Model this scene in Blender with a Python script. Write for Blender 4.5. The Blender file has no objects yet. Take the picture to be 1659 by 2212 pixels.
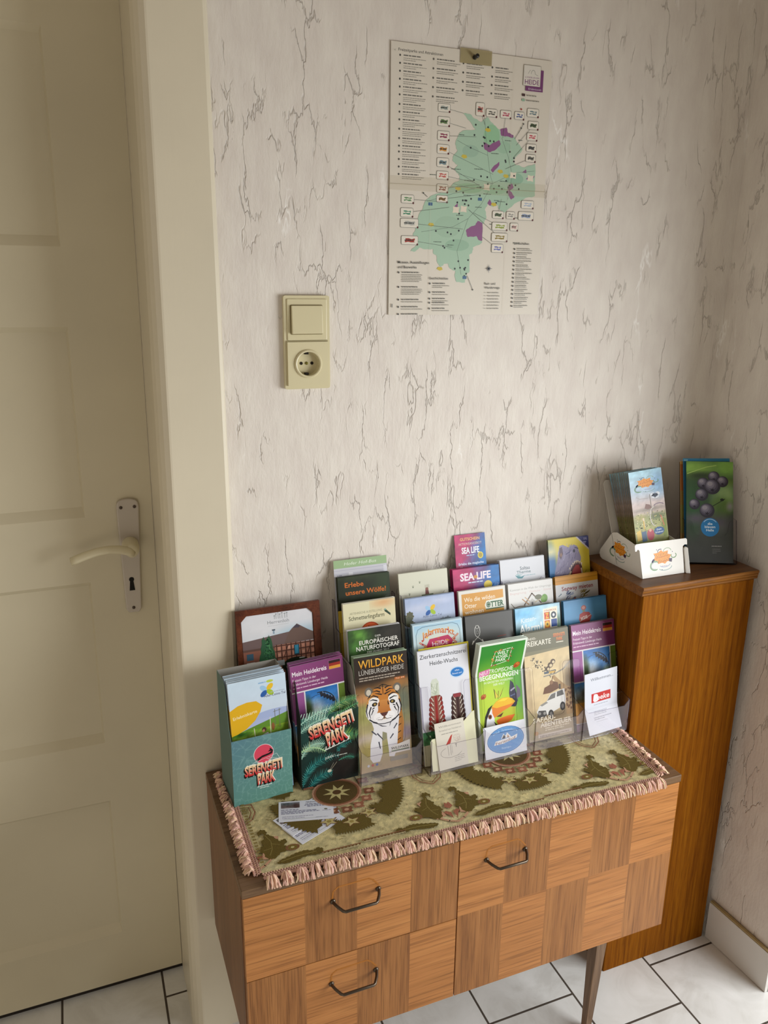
import bpy, bmesh, math, random
import numpy as np
from mathutils import Vector, Matrix, geometry

random.seed(7)
SC = bpy.context.scene
COL = SC.collection
R = math.radians
CAM = Vector((0.0, -1.3274, 1.4751))

# ------------------------------------------------------------------ camera
cd = bpy.data.cameras.new('camera'); cam = bpy.data.objects.new('camera', cd); COL.objects.link(cam)
cx_, cy_, cz_ = (0.92999, -0.36747, 0.00893), (0.09319, 0.25920, 0.96132), (-0.35557, -0.89319, 0.27530)
m_ = Matrix.Identity(4)
for i_ in range(3):
    m_[i_][0], m_[i_][1], m_[i_][2] = cx_[i_], cy_[i_], cz_[i_]
m_.translation = CAM
cam.matrix_world = m_
cd.sensor_fit = 'VERTICAL'; cd.sensor_height = 24.0; cd.sensor_width = 18.0
cd.lens = 24.0 * 1701.5 / 2212.0
cd.clip_start = 0.02
SC.camera = cam

# ------------------------------------------------------------------ world, light, exposure
W = bpy.data.worlds.new('world'); SC.world = W; W.use_nodes = True
wb = W.node_tree.nodes['Background']
wb.inputs[0].default_value = (1.0, 0.84, 0.66, 1); wb.inputs[1].default_value = 0.16


def area_light(name, loc, target, sx, sy, power, col, spread=180):
    ld = bpy.data.lights.new(name, 'AREA'); ld.shape = 'RECTANGLE'; ld.size = sx; ld.size_y = sy
    ld.energy = power; ld.color = col; ld.spread = R(spread)
    o = bpy.data.objects.new(name, ld); COL.objects.link(o); o.location = loc
    o.rotation_euler = (Vector(target) - Vector(loc)).to_track_quat('-Z', 'Y').to_euler()
    return o


# daylight coming in through the glazed opening in the wall beside the cabinet
area_light('window_daylight', (1.90, -1.25, 1.08), (0.35, -0.45, 0.80), 1.25, 0.95, 43.5, (0.95, 0.98, 1.0))
# weaker warm fill light added behind the viewer to lift door and shaded sides
area_light('hall_fill_light', (-0.80, -2.30, 0.60), (-0.20, 0.0, 0.50), 1.0, 0.9, 5.5, (1.0, 0.90, 0.74))
SC.view_settings.view_transform = 'Standard'; SC.view_settings.look = 'None'
SC.view_settings.gamma = 1.0; SC.view_settings.exposure = 0.0; SC.view_settings.use_curve_mapping = False
try:
    SC.cycles.transparent_max_bounces = 40; SC.cycles.max_bounces = 10
except Exception:
    pass


# ------------------------------------------------------------------ colour + material helpers
def s2l(v):
    v = np.asarray(v, dtype=float)
    return np.where(v <= 0.04045, v / 12.92, ((v + 0.055) / 1.055) ** 2.4)


def hexc(c):
    if isinstance(c, str):
        c = c.lstrip('#')
        return tuple(int(c[i:i + 2], 16) / 255 for i in (0, 2, 4))
    if max(c) > 1.0:
        return tuple(v / 255 for v in c)
    return tuple(c)


def L4(c):
    return tuple(float(x) for x in s2l(hexc(c))) + (1.0,)


def mat(name):
    m = bpy.data.materials.new(name); m.use_nodes = True
    nt = m.node_tree
    return m, nt, nt.nodes['Principled BSDF']


def flat(name, c, rough=0.5, metal=0.0, spec=0.5, coat=0.0):
    m, nt, b = mat(name)
    b.inputs['Base Color'].default_value = L4(c); b.inputs['Roughness'].default_value = rough
    b.inputs['Metallic'].default_value = metal; b.inputs['Specular IOR Level'].default_value = spec
    b.inputs['Coat Weight'].default_value = coat
    return m


def N(nt, t, **kw):
    n = nt.nodes.new(t)
    for k, v in kw.items():
        if k in n.inputs.keys():
            n.inputs[k].default_value = v
        else:
            setattr(n, k, v)
    return n


def ramp(nt, pts, interp='LINEAR'):
    n = nt.nodes.new('ShaderNodeValToRGB'); cr = n.color_ramp; cr.interpolation = interp
    while len(cr.elements) < len(pts):
        cr.elements.new(0.5)
    for e, (p, c) in zip(cr.elements, pts):
        e.position = p; e.color = c if len(c) == 4 else L4(c)
    return n


def objmap(nt, scale, rot=(0, 0, 0), loc=(0, 0, 0)):
    tc = nt.nodes.new('ShaderNodeTexCoord'); mp = nt.nodes.new('ShaderNodeMapping')
    mp.inputs['Scale'].default_value = scale; mp.inputs['Rotation'].default_value = rot; mp.inputs['Location'].default_value = loc
    nt.links.new(tc.outputs['Object'], mp.inputs[0])
    return mp


def painted(name, c, rough=0.35, bump=0.06):
    m, nt, b = mat(name)
    mp = objmap(nt, (1, 1, 1))
    n = N(nt, 'ShaderNodeTexNoise', Scale=3.0, Detail=4.0); nt.links.new(mp.outputs[0], n.inputs['Vector'])
    c0 = np.array(hexc(c))
    r = ramp(nt, [(0.3, tuple(c0 * 0.97)), (0.7, tuple(np.minimum(c0 * 1.02, 1)))]); nt.links.new(n.outputs['Fac'], r.inputs[0])
    nt.links.new(r.outputs[0], b.inputs['Base Color'])
    mp2 = objmap(nt, (60, 60, 8))
    n2 = N(nt, 'ShaderNodeTexNoise', Scale=2.0, Detail=3.0); nt.links.new(mp2.outputs[0], n2.inputs['Vector'])
    bp = N(nt, 'ShaderNodeBump', Strength=bump, Distance=0.002); nt.links.new(n2.outputs['Fac'], bp.inputs['Height'])
    nt.links.new(bp.outputs[0], b.inputs['Normal'])
    b.inputs['Roughness'].default_value = rough; b.inputs['Specular IOR Level'].default_value = 0.4
    return m


def wood(name, dark, mid, light, grain='Z', fine=1.0, rough=0.4, contrast=1.0, off=0.0, stretch=14.0, coat=0.0, spec=0.3):
    m, nt, b = mat(name)
    k = 60.0 * fine
    sc = [k, k, k]; sc['XYZ'.index(grain)] = k / stretch
    mp = objmap(nt, sc, loc=(off, off * 1.7, off * 2.3))
    n1 = N(nt, 'ShaderNodeTexNoise', Scale=1.0, Detail=5.0, Roughness=0.6, Distortion=0.6); nt.links.new(mp.outputs[0], n1.inputs['Vector'])
    r1 = ramp(nt, [(0.5 - 0.22 / contrast, dark), (0.5, mid), (0.5 + 0.2 / contrast, light)]); nt.links.new(n1.outputs['Fac'], r1.inputs[0])
    sc2 = [k * 7, k * 7, k * 7]; sc2['XYZ'.index(grain)] = k * 7 / 40
    mp2 = objmap(nt, sc2)
    n2 = N(nt, 'ShaderNodeTexNoise', Scale=1.0, Detail=2.0); nt.links.new(mp2.outputs[0], n2.inputs['Vector'])
    r2 = ramp(nt, [(0.32, (0.55, 0.52, 0.5, 1)), (0.5, (1, 1, 1, 1))]); nt.links.new(n2.outputs['Fac'], r2.inputs[0])
    mx = nt.nodes.new('ShaderNodeMix'); mx.data_type = 'RGBA'; mx.blend_type = 'MULTIPLY'; mx.inputs[0].default_value = 0.75
    nt.links.new(r1.outputs[0], mx.inputs[6]); nt.links.new(r2.outputs[0], mx.inputs[7])
    nt.links.new(mx.outputs[2], b.inputs['Base Color'])
    bp = N(nt, 'ShaderNodeBump', Strength=0.12, Distance=0.001); nt.links.new(n2.outputs['Fac'], bp.inputs['Height'])
    nt.links.new(bp.outputs[0], b.inputs['Normal'])
    b.inputs['Roughness'].default_value = rough; b.inputs['Coat Weight'].default_value = coat
    b.inputs['Specular IOR Level'].default_value = spec
    return m


# ------------------------------------------------------------------ object helpers
ORG = {}


def tag(o, label=None, cat=None, group=None, kind=None):
    if label: o['label'] = label
    if cat: o['category'] = cat
    if group: o['group'] = group
    if kind: o['kind'] = kind
    return o


def thing(name, label, cat, loc=(0, 0, 0), group=None, rot=None):
    o = bpy.data.objects.new(name, None); COL.objects.link(o); o.empty_display_size = 0.02
    o.location = loc
    if rot is not None:
        o.rotation_euler = rot; ORG[o] = Vector((0, 0, 0))
    else:
        ORG[o] = Vector(loc)
    return tag(o, label, cat, group)


class B:
    """collects shapes of one mesh"""

    def __init__(self):
        self.bm = bmesh.new()

    def face(self, pts, mi=0):
        f = self.bm.faces.new([self.bm.verts.new(p) for p in pts]); f.material_index = mi
        return self

    def box(self, x0, x1, y0, y1, z0, z1, mi=0):
        v = [self.bm.verts.new(p) for p in ((x0, y0, z0), (x1, y0, z0), (x1, y1, z0), (x0, y1, z0), (x0, y0, z1), (x1, y0, z1), (x1, y1, z1), (x0, y1, z1))]
        for q in ((3, 2, 1, 0), (4, 5, 6, 7), (0, 1, 5, 4), (1, 2, 6, 5), (2, 3, 7, 6), (3, 0, 4, 7)):
            self.bm.faces.new([v[i] for i in q]).material_index = mi
        return self

    def prism(self, poly, fn, a, b, mi=0, emi=None):
        """poly: 2-D outline (counter-clockwise); fn(u,v,t) -> 3-D; extruded from t=a to t=b"""
        emi = mi if emi is None else emi
        A = [self.bm.verts.new(fn(u, v, a)) for u, v in poly]; Bv = [self.bm.verts.new(fn(u, v, b)) for u, v in poly]
        n = len(poly)
        self.bm.faces.new(A[::-1]).material_index = mi; self.bm.faces.new(Bv).material_index = mi
        for i in range(n):
            self.bm.faces.new((A[i], A[(i + 1) % n], Bv[(i + 1) % n], Bv[i])).material_index = emi
        return self

    def tube(self, pts, r, n=10, mi=0, cap=True, sq=1.0):
        pts = [Vector(p) for p in pts]
        rs = r if isinstance(r, (list, tuple)) else [r] * len(pts)
        rings = []; up = None
        for i, p in enumerate(pts):
            t = (pts[min(i + 1, len(pts) - 1)] - pts[max(i - 1, 0)]).normalized()
            if up is None:
                up = t.orthogonal().normalized()
            up = (up - t * up.dot(t)).normalized(); s = t.cross(up)
            rings.append([self.bm.verts.new(p + (up * math.cos(2 * math.pi * k / n) + s * math.sin(2 * math.pi * k / n) * sq) * rs[i]) for k in range(n)])
        for a, b in zip(rings, rings[1:]):
            for k in range(n):
                self.bm.faces.new((a[k], a[(k + 1) % n], b[(k + 1) % n], b[k])).material_index = mi
        if cap:
            self.bm.faces.new(rings[0][::-1]).material_index = mi; self.bm.faces.new(rings[-1]).material_index = mi
        return self

    def lathe(self, prof, fn, n=32, mi=0):
        """prof: [(radius, height)]; fn(cos*r, sin*r, h) -> 3-D"""
        rings = [[self.bm.verts.new(fn(r * math.cos(2 * math.pi * k / n), r * math.sin(2 * math.pi * k / n), h)) for k in range(n)] for r, h in prof]
        for a, b in zip(rings, rings[1:]):
            for k in range(n):
                self.bm.faces.new((a[k], a[(k + 1) % n], b[(k + 1) % n], b[k])).material_index = mi
        self.bm.faces.new(rings[-1]).material_index = mi
        return self

    def obj(self, name, mats, parent=None, bevel=0.0, smooth=False, seg=2, local=False):
        me = bpy.data.meshes.new(name)
        bmesh.ops.recalc_face_normals(self.bm, faces=self.bm.faces)
        root = parent
        while root is not None and root.parent is not None:
            root = root.parent
        if root is not None and not local:
            bmesh.ops.translate(self.bm, verts=self.bm.verts, vec=-ORG.get(root, Vector((0, 0, 0))))
        self.bm.to_mesh(me); self.bm.free()
        for m in (mats if isinstance(mats, (list, tuple)) else [mats]):
            me.materials.append(m)
        o = bpy.data.objects.new(name, me); COL.objects.link(o)
        if parent is not None:
            o.parent = parent
        if smooth:
            me.polygons.foreach_set('use_smooth', [True] * len(me.polygons))
        if bevel:
            md = o.modifiers.new('bevel', 'BEVEL'); md.width = bevel; md.segments = seg; md.limit_method = 'ANGLE'; md.angle_limit = R(40)
            md.harden_normals = False
        return o


def xyz_x(u, v, t): return (t, u, v)     # outline in the y-z plane, extruded along x
def xyz_y(u, v, t): return (u, t, v)     # outline in the x-z plane, extruded along y
def xyz_z(u, v, t): return (u, v, t)     # outline in the x-y plane, extruded along z


def rrect(x0, y0, x1, y1, r, n=6):
    out = []
    for cx, cy, a0 in ((x1 - r, y0 + r, -90), (x1 - r, y1 - r, 0), (x0 + r, y1 - r, 90), (x0 + r, y0 + r, 180)):
        for i in range(n + 1):
            a = R(a0 + 90 * i / n); out.append((cx + r * math.cos(a), cy + r * math.sin(a)))
    return out


# ------------------------------------------------------------------ printed artwork: coloured vector shapes on a sheet (millimetres)
def vnoise(x, y, seed, n=64):
    rs = np.random.RandomState(seed); g = rs.rand(n, n)
    xi = np.floor(x).astype(int); yi = np.floor(y).astype(int); fx = x - xi; fy = y - yi
    fx = fx * fx * (3 - 2 * fx); fy = fy * fy * (3 - 2 * fy)
    G = lambda a, b: g[a % n, b % n]
    return (G(xi, yi) * (1 - fx) + G(xi + 1, yi) * fx) * (1 - fy) + (G(xi, yi + 1) * (1 - fx) + G(xi + 1, yi + 1) * fx) * fy


_TXT = {}


def text_tris(s, bold):
    key = (s, bold)
    if key not in _TXT:
        cu = bpy.data.curves.new('lettering', 'FONT'); cu.body = s; cu.size = 1.0; cu.resolution_u = 2; cu.fill_mode = 'FRONT'; cu.offset = bold
        o = bpy.data.objects.new('lettering', cu); COL.objects.link(o)
        bpy.context.view_layer.update()
        me = o.evaluated_get(bpy.context.evaluated_depsgraph_get()).to_mesh()
        v = [(p.co.x, p.co.y) for p in me.vertices]
        tr = [[v[i] for i in p.vertices] for p in me.polygons]
        bpy.data.objects.remove(o); bpy.data.curves.remove(cu)
        xs = [p[0] for t in tr for p in t] or [0, 1]
        _TXT[key] = (tr, min(xs), max(xs))
    return _TXT[key]


class Art:
    STEP = 0.004

    def __init__(s, w, h, base=None, cuts=(), rounded=0.0):
        s.w, s.h, s.cuts = w, h, sorted(cuts); s.P = []; s.G = []; s.z = 0.02; s.my = (1.0, 0.0)
        if base is not None:
            s.rect(0, 0, w, h, base)

    def up(s):
        s.z += s.STEP

    @staticmethod
    def _clip(poly, ax, lim, keep):
        out = []; n = len(poly)
        for i in range(n):
            a, b = poly[i], poly[(i + 1) % n]; da = (a[0][ax] - lim) * keep; db = (b[0][ax] - lim) * keep
            if da >= 0:
                out.append(a)
            if (da > 0 and db < 0) or (da < 0 and db > 0):
                t = da / (da - db)
                out.append((tuple(a[0][k] + (b[0][k] - a[0][k]) * t for k in (0, 1)), tuple(a[1][k] + (b[1][k] - a[1][k]) * t for k in range(3))))
        return out

    def _put(s, poly):
        if s.my != (1.0, 0.0):
            poly = [((p[0], p[1] * s.my[0] + s.my[1]), c) for p, c in poly]
        for ax, lim, kp in ((0, 0, 1), (0, s.w, -1), (1, 0, 1), (1, s.h, -1)):
            if any((p[0][ax] - lim) * kp < 0 for p in poly):
                poly = s._clip(poly, ax, lim, kp)
                if len(poly) < 3: return
        for c in s.cuts:
            ys = [p[0][1] for p in poly]
            if min(ys) < c < max(ys):
                lo = s._clip(poly, 1, c, -1); poly = s._clip(poly, 1, c, 1)
                if len(lo) > 2: s.P.append((s.z, lo))
                if len(poly) < 3: return
        s.P.append((s.z, poly))

    def tri(s, pts, cols):
        s._put([(tuple(p[:2]), c) for p, c in zip(pts, cols)])

    def rect(s, x0, y0, x1, y1, c):
        cols = [hexc(q) for q in c] if isinstance(c, list) else [hexc(c)] * 4
        s._put(list(zip([(x0, y0), (x1, y0), (x1, y1), (x0, y1)], cols))); s.up(); return s

    def poly(s, pts, c, up=True):
        c = hexc(c)
        if len(pts) == 3:
            s.tri(pts, [c] * 3)
        else:
            for t in geometry.tessellate_polygon([[Vector((p[0], p[1], 0)) for p in pts]]):
                s.tri([pts[i] for i in t], [c] * 3)
        if up: s.up()
        return s

    def ell(s, cx, cy, rx, ry, c, rot=0, n=26, a0=0, a1=360, up=True):
        c = hexc(c); k = math.cos(R(rot)); q = math.sin(R(rot))
        pts = []
        for i in range(n + (a1 - a0 < 360)):
            a = R(a0 + (a1 - a0) * i / n); x, y = rx * math.cos(a), ry * math.sin(a)
            pts.append(((cx + x * k - y * q, cy + x * q + y * k), c))
        s._put(pts)
        if up: s.up()
        return s

    def line(s, pts, w, c, closed=False, up=True):
        c = hexc(c); pts = list(pts) + ([pts[0]] if closed else [])
        ws = w if isinstance(w, (list, tuple)) else [w] * len(pts)
        for (a, b, w0, w1) in zip(pts, pts[1:], ws, ws[1:]):
            dx, dy = b[0] - a[0], b[1] - a[1]; l = math.hypot(dx, dy)
            if l < 1e-6: continue
            nx, ny = -dy / l / 2, dx / l / 2
            ex, ey = dx / l * w0 * 0.2, dy / l * w0 * 0.2
            s._put([((a[0] + nx * w0 - ex, a[1] + ny * w0 - ey), c), ((a[0] - nx * w0 - ex, a[1] - ny * w0 - ey), c), ((b[0] - nx * w1 + ex, b[1] - ny * w1 + ey), c), ((b[0] + nx * w1 + ex, b[1] + ny * w1 + ey), c)])
        if up: s.up()
        return s

    def arc(s, cx, cy, rx, ry, a0, a1, w, c, n=14, rot=0):
        k, q = math.cos(R(rot)), math.sin(R(rot)); pts = []
        for i in range(n + 1):
            a = R(a0 + (a1 - a0) * i / n); x, y = rx * math.cos(a), ry * math.sin(a)
            pts.append((cx + x * k - y * q, cy + x * q + y * k))
        return s.line(pts, w, c)

    def text(s, t, x, y, h, c, w=None, bold=0.0, shear=0.0, al='L', rot=0.0, c2=None, arch=0.0):
        """capital height h, optional total width w; al L/C/R; c2: colour at the top of the letters"""
        tr, x0, x1 = text_tris(t, bold); sy = h / 0.69; sx = sy if w is None else w / max(1e-6, x1 - x0)
        tw = (x1 - x0) * sx; ox = {'L': 0, 'C': -tw / 2, 'R': -tw}[al]
        k, q = math.cos(R(rot)), math.sin(R(rot)); c = hexc(c); d = hexc(c2) if c2 is not None else None
        for t3 in tr:
            pts, cols = [], []
            for px, py in t3:
                X = (px - x0) * sx + ox + py * sy * shear; Y = py * sy
                if arch: Y += arch * (1 - ((X - ox) / tw * 2 - 1) ** 2)
                pts.append((x + X * k - Y * q, y + X * q + Y * k))
                f = min(1, max(0, py / 0.69)); cols.append(c if d is None else tuple(c[j] + (d[j] - c[j]) * f for j in range(3)))
            s.tri(pts, cols)
        s.up(); return s

    def micro(s, x, y, w, h, c, n=1, gap=None, al='L', seed=0):
        """lines of print too small to read: word-length dashes"""
        rs = random.Random(seed * 77 + int(x * 13 + y * 7)); gap = gap or h * 1.9
        for k in range(n):
            lw = w * (1 if k < n - 1 or n == 1 else rs.uniform(0.5, 0.9)) * rs.uniform(0.86, 1.0)
            xx = x if al == 'L' else x + (w - lw) / 2; end = xx + lw
            while xx < end - 0.2:
                ww = min(rs.uniform(1.2, 5.0) * h, end - xx)
                s._put([((xx, y - k * gap), hexc(c)), ((xx + ww, y - k * gap), hexc(c)), ((xx + ww, y - k * gap + h), hexc(c)), ((xx, y - k * gap + h), hexc(c))])
                xx += ww + h * 0.55
        s.up(); return s

    def grid(s, x0, y0, x1, y1, nx, ny, fn):
        ys = sorted(set(np.linspace(y0, y1, ny + 1)) | {float(c) for c in s.cuts if y0 < c < y1})
        X, Y = np.meshgrid(np.linspace(x0, x1, nx + 1), np.array(ys))
        U, V = (X - x0) / (x1 - x0), (Y - y0) / (y1 - y0)
        s.G.append((s.z, X, np.minimum(Y * s.my[0] + s.my[1], s.h), np.clip(fn(U, V, X, Y), 0, 1))); s.up(); return s

    def soft(s, x0, y0, x1, y1, stops, blobs=(), noise=0.0, nx=30, ny=40, seed=1, ns=10.0):
        """a photograph-like field: vertical colour stops (0 bottom .. 1 top) and soft elliptical patches (mm)"""
        sp = [p for p, _ in stops]; sc = np.array([hexc(c) for _, c in stops])

        def fn(U, V, X, Y):
            C = np.stack([np.interp(V, sp, sc[:, k]) for k in range(3)], -1)
            for (cx, cy, rx, ry, c, e) in blobs:
                d = np.sqrt(((X - cx) / rx) ** 2 + ((Y - cy) / ry) ** 2); a = np.clip((1.0 + e - d) / max(2 * e, 1e-3), 0, 1)[..., None]
                C = C * (1 - a) + np.array(hexc(c)) * a
            if noise:
                n = vnoise(U * ns, V * ns * (y1 - y0) / (x1 - x0), seed) * 0.6 + vnoise(U * ns * 2.7, V * ns * 2.7 * (y1 - y0) / (x1 - x0), seed + 1) * 0.4
                C = C * (1 + noise * (n[..., None] * 2 - 1))
            return C
        return s.grid(x0, y0, x1, y1, nx, ny, fn)

    def data(s, bend=None):
        """vertices (m), faces, corner colours (linear); bend: list of (y mm, z mm)"""
        V, F, C = [], [], []
        for z, p in s.P:
            i = len(V); V += [(q[0][0], q[0][1], z) for q in p]; F.append(tuple(range(i, i + len(p)))); C += [q[1] for q in p]
        for z, X, Y, K in s.G:
            i = len(V); ny, nx = X.shape
            V += [(a, b, z) for a, b in zip(X.ravel(), Y.ravel())]
            Kf = K.reshape(-1, 3)
            for r in range(ny - 1):
                for q in range(nx - 1):
                    f = (r * nx + q, r * nx + q + 1, (r + 1) * nx + q + 1, (r + 1) * nx + q)
                    F.append(tuple(i + k for k in f)); C += [tuple(Kf[k]) for k in f]
        return V, F, C


def print_material(name, rough, coat=0.0, bump=0.0):
    m, nt, b = mat(name)
    at = nt.nodes.new('ShaderNodeAttribute'); at.attribute_name = 'ink'
    nt.links.new(at.outputs['Color'], b.inputs['Base Color'])
    b.inputs['Roughness'].default_value = rough; b.inputs['Coat Weight'].default_value = coat; b.inputs['Coat Roughness'].default_value = 0.2
    b.inputs['Specular IOR Level'].default_value = 0.35
    if bump:
        mp = objmap(nt, (900, 900, 900)); n = N(nt, 'ShaderNodeTexNoise', Scale=1.0, Detail=2.0); nt.links.new(mp.outputs[0], n.inputs['Vector'])
        bp = N(nt, 'ShaderNodeBump', Strength=bump, Distance=0.002); nt.links.new(n.outputs['Fac'], bp.inputs['Height']); nt.links.new(bp.outputs[0], b.inputs['Normal'])
    return m


M_PRINT = print_material('printed_paper', 0.38)
M_MATT = print_material('matt_paper', 0.6)
M_WEAVE = print_material('woven_pile', 0.95, bump=0.8)


def sheet_mesh(name, art, t=1.0, bend=None, edge='#e6e4de', material=None, corner=0.0, scale=0.001, facing=None):
    """a printed sheet with its own thickness t (mm), lying in local x-y, print towards +z; optional bend along its height"""
    V, F, C = art.data(); w, h = art.w, art.h; e = hexc(edge)
    ys = sorted({0.0, h, *art.cuts})
    if corner:
        o = rrect(0, 0, w, h, corner); i = len(V); V += [(x, y, 0.0) for x, y in o] + [(x, y, -t) for x, y in o]; n = len(o)
        F.append(tuple(range(i, i + n))); C += [e] * n; F.append(tuple(range(i + 2 * n - 1, i + n - 1, -1))); C += [e] * n
        for k in range(n):
            F.append((i + k, i + n + k, i + n + (k + 1) % n, i + (k + 1) % n)); C += [e] * 4
    else:
        i = len(V)
        for y in ys:
            V += [(0, y, 0), (w, y, 0), (w, y, -t), (0, y, -t)]
        for k in range(len(ys) - 1):
            a, b = i + 4 * k, i + 4 * k + 4
            for p, q in ((0, 1), (1, 2), (2, 3), (3, 0)):
                F.append((a + p, a + q, b + q, b + p)); C += [e] * 4
        b = i + 4 * (len(ys) - 1)
        F.append((i + 3, i + 2, i + 1, i)); C += [e] * 4; F.append((b, b + 1, b + 2, b + 3)); C += [e] * 4
    if bend:
        by = [p for p, _ in bend]; bz = [q for _, q in bend]
        V = [(x, y, z + float(np.interp(y, by, bz))) for x, y, z in V]
    me = bpy.data.meshes.new(name)
    me.from_pydata([(x * scale, y * scale, z * scale) for x, y, z in V], [], F)
    at = me.attributes.new('ink', 'FLOAT_COLOR', 'CORNER')
    cl = np.ones((len(C), 4), dtype=np.float32); cl[:, :3] = s2l(np.array(C)); at.data.foreach_set('color', cl.ravel())
    me.materials.append(material or M_PRINT); me.update()
    return me


def link(name, me, M=None, parent=None):
    o = bpy.data.objects.new(name, me); COL.objects.link(o)
    if parent is not None: o.parent = parent
    if M is not None: o.matrix_local = M
    return o


def stand(cx, ytop, ztop, w, h, lean=12.0, yaw=0.0, roll=0.0):
    """matrix that stands a w x h (mm) sheet up, leaning back, with the middle of its top edge at the given point"""
    A = Matrix.Rotation(R(yaw), 4, 'Z') @ Matrix.Rotation(R(90 - lean), 4, 'X') @ Matrix.Rotation(R(roll), 4, 'Z')
    p = Vector((cx, ytop, ztop)) - (A @ Vector((w / 2000, h / 1000, 0)))
    A.translation = p
    return A


def leaflets(name, art, M, label, cat='leaflet', group=None, t=0.9, bend=None, edge='#e2e0da', n=0, pitch=1.5, jit=(0.6, 0.8), more=None, seed=0, fan=0.0, corner=0.0, material=None):
    """the front leaflet of a pocket and N more of it standing behind, each an object"""
    me = sheet_mesh(name, art, t, bend, edge, material, corner)
    o = tag(link(name, me, M), label, cat, group)
    rs = random.Random(seed * 31 + len(name) + int(M.translation.x * 1000))
    for k in range(1, n + 1):
        c = o.copy(); COL.objects.link(c)
        d = Matrix.Translation((rs.uniform(-1, 1) * jit[0] / 1000, rs.uniform(0, 1) * jit[1] / 1000, -(pitch * k) / 1000))
        if fan: d = d @ Matrix.Rotation(R(fan * k), 4, 'X')
        c.matrix_local = M @ d
        c['label'] = more; c['group'] = group
    return o

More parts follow.
